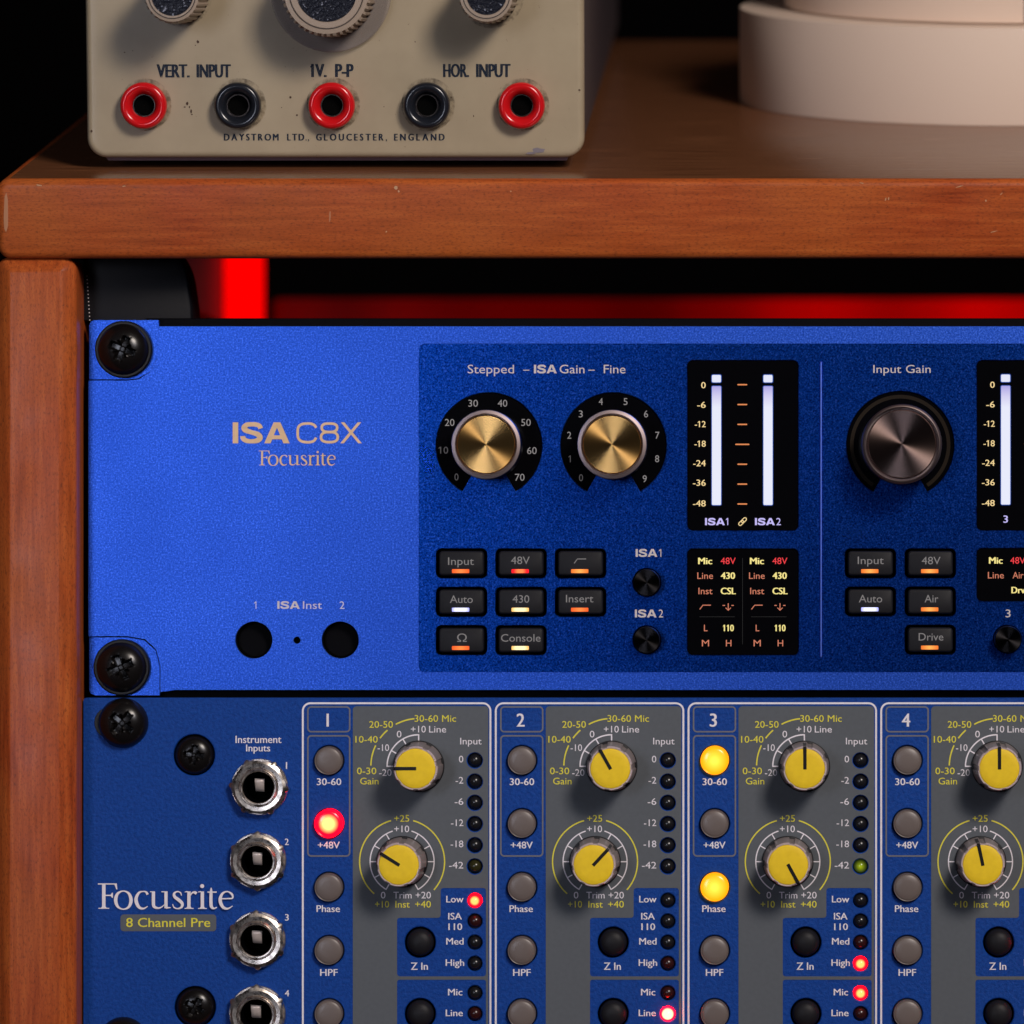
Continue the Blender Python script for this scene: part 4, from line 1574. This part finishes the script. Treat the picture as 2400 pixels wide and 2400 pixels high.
# rust spots, chips and the worn corner
for (px, py, w_, h_, mm) in ((464, 98, 7, 8, 'rust'), (458, 106, 3, 3, 'rust'), (439, 243, 6, 9, 'rust'), (433, 251, 5, 4, 'rust'), (444, 251, 4, 6, 'rust'), (448, 261, 4, 10, 'rust'), (450, 268, 5, 3, 'rust'),
                            (680.5, 228, 6, 6, 'rust'), (696, 270, 5, 5, 'rust'), (292, 123, 4, 3, 'rust'), (311, 119, 3, 2, 'rust'), (1358, 211, 6, 4, 'rust'), (973, 98, 4, 3, 'rust'),
                            (1058, 228, 3, 3, 'rust'), (1110, 272, 2.5, 5, 'rust'), (215, 307, 5, 6, 'rust'), (660, 252, 2.5, 2.5, 'rust'),
                            (1262, 353, 34, 13, 'worn'), (1245, 359, 24, 6, 'worn'), (900, 250, 3, 2, 'rust')):
    x, y = sp_(px, py)
    q = MB()
    n = 11
    q.v = [(w_ / 2 * math.cos(2 * PI * i / n) * random.uniform(.7, 1.15), h_ / 2 * math.sin(2 * PI * i / n) * random.uniform(.7, 1.15), 0) for i in range(n)]
    q.f = [tuple(range(n))]
    simple('paint_chip', q, mm, scope, x, y, -.6 - random.random() * .3)

# ------------------------------------------------------------------ two white tape rolls on the shelf
def roll(name, label, x, t, z0, R, h, hole, seam_a):
    rt = root(name, label, 'tape roll', shelf_pt(x, t, z0))
    b = MB()
    n = 160
    prof = [(hole, 0), (R - 3, 0), (R - 1, 1), (R, 4), (R, h - 5), (R - 1.5, h - 1), (R - 5, h), (hole, h), (hole, 0)]
    for r, z in prof:
        for i in range(n):
            a = 2 * PI * i / n
            b.v.append((r * math.cos(a), -z, r * math.sin(a)))
    for k_ in range(len(prof) - 1):
        b.f += [(k_ * n + i, k_ * n + (i + 1) % n, (k_ + 1) * n + (i + 1) % n, (k_ + 1) * n + i) for i in range(n)]
    simple('tape_winding', b, 'roll_paper', rt, sm=50)
    core = MB()
    prof = [(hole - 14, 2), (hole - .8, 2), (hole - .8, h - 2), (hole - 14, h - 2), (hole - 14, 2)]
    for r, z in prof:
        for i in range(64):
            a = 2 * PI * i / 64
            core.v.append((r * math.cos(a), -z, r * math.sin(a)))
    for k_ in range(len(prof) - 1):
        core.f += [(k_ * 64 + i, k_ * 64 + (i + 1) % 64, (k_ + 1) * 64 + (i + 1) % 64, (k_ + 1) * 64 + i) for i in range(64)]
    simple('card_core', core, 'scope_knob', rt, sm=50)
    if seam_a is not None:
        sm_ = MB()
        pts = []
        for i in range(13):
            a = math.radians(seam_a + i * 2.0)
            pts.append((math.cos(a), math.sin(a)))
        for dr, z in ((1.2, 2), (1.2, h - 2)):
            sm_.v += [((R + dr) * c_, -z, (R + dr) * s_) for c_, s_ in pts]
        m2 = len(pts)
        sm_.f = [(i, i + 1, m2 + i + 1, m2 + i) for i in range(m2 - 1)]
        simple('loose_tape_end', sm_, 'roll_paper', rt)
        ed = MB()
        for z in (2, h - 2):
            ed.v += [((R + 1.6) * math.cos(math.radians(a)), -z, (R + 1.6) * math.sin(math.radians(a))) for a in (-89.35, -89.05)]
        ed.f = [(0, 1, 3, 2)]
        simple('seam_line', ed, 'metal_dull', rt)
    return rt


roll('tape_roll', 'wide white tape roll lying flat on the wooden board beneath another roll', 2421, 1880, 0, 690, 250, 330, None)
roll('tape_roll', 'white tape roll with a loose end stacked on top of the other roll', 2450, 1876, 254, 600, 250, 330, -80)

# ------------------------------------------------------------------ red glow at the back of the cabinet
lt = root('red_lit_post', 'upright post, red light put in as glow, seen in the gap under the wooden board', 'lit post', RP @ P(1200, 1200, 4200), RP)


def back(px, d):
    return CX + (px - CX) * (CD + d) / CD


def backy(py, d):
    return CY + (py - CY) * (CD + d) / CD


xa, xb = back(526, 4200), back(614, 4200)
ya, yb_ = backy(560, 4200), backy(1000, 4200)
simple('glowing_face', plate(xa - 1200, xb - 1200, ya - 1200, yb_ - 1200, 8, [(4, 0), (0, 6), (0, 60)]), 'red_glow', lt, sm=40)  # post face glows in place of red light falling on it
simple('post_backing', plate(xa - 1212, xb - 1188, ya - 1205, yb_ - 1195, 8, [(0, 62), (0, 120)]), 'chassis', lt)
pb = MB()
x_l, x_r = back(425, 3900) - 1200, xa - 1200 - 6
pb.add([(x_l, ya - 1200, -420), (x_r, ya - 1200, 10), (x_r, yb_ - 1200, 10), (x_l, yb_ - 1200, -420)], [(0, 1, 2, 3)])
pb.add([(x_l - 8, ya - 1200, -420), (x_r - 8, ya - 1200, 18), (x_r - 8, yb_ - 1200, 18), (x_l - 8, yb_ - 1200, -420)], [(0, 1, 2, 3)])
pb.f += [(0, 3, 7, 4), (1, 2, 6, 5)]
pb.sm += [False] * 2
simple('side_panel', pb, 'pale_matt', lt)  # pale panel added and angled to catch the red glow
ls = root('red_glow_strip', 'long low red strip glowing across the back of the cabinet', 'glowing strip', RP @ P(1200, 1200, 4400), RP)
xs0, xs1 = back(640, 4400), back(2900, 4400)
ys0, ys1 = backy(700, 4400), backy(900, 4400)
simple('glowing_face', plate(xs0 - 1200, xs1 - 1200, ys0 - 1200, ys1 - 1200, 20, [(10, 0), (3, 4), (0, 20), (0, 60)]), 'red_strip', ls, sm=40)
simple('mounting_rail', plate(xs0 - 1210, xs1 - 1190, ys0 - 1196, ys1 - 1190, 8, [(0, 62), (0, 110)]), 'chassis', ls)
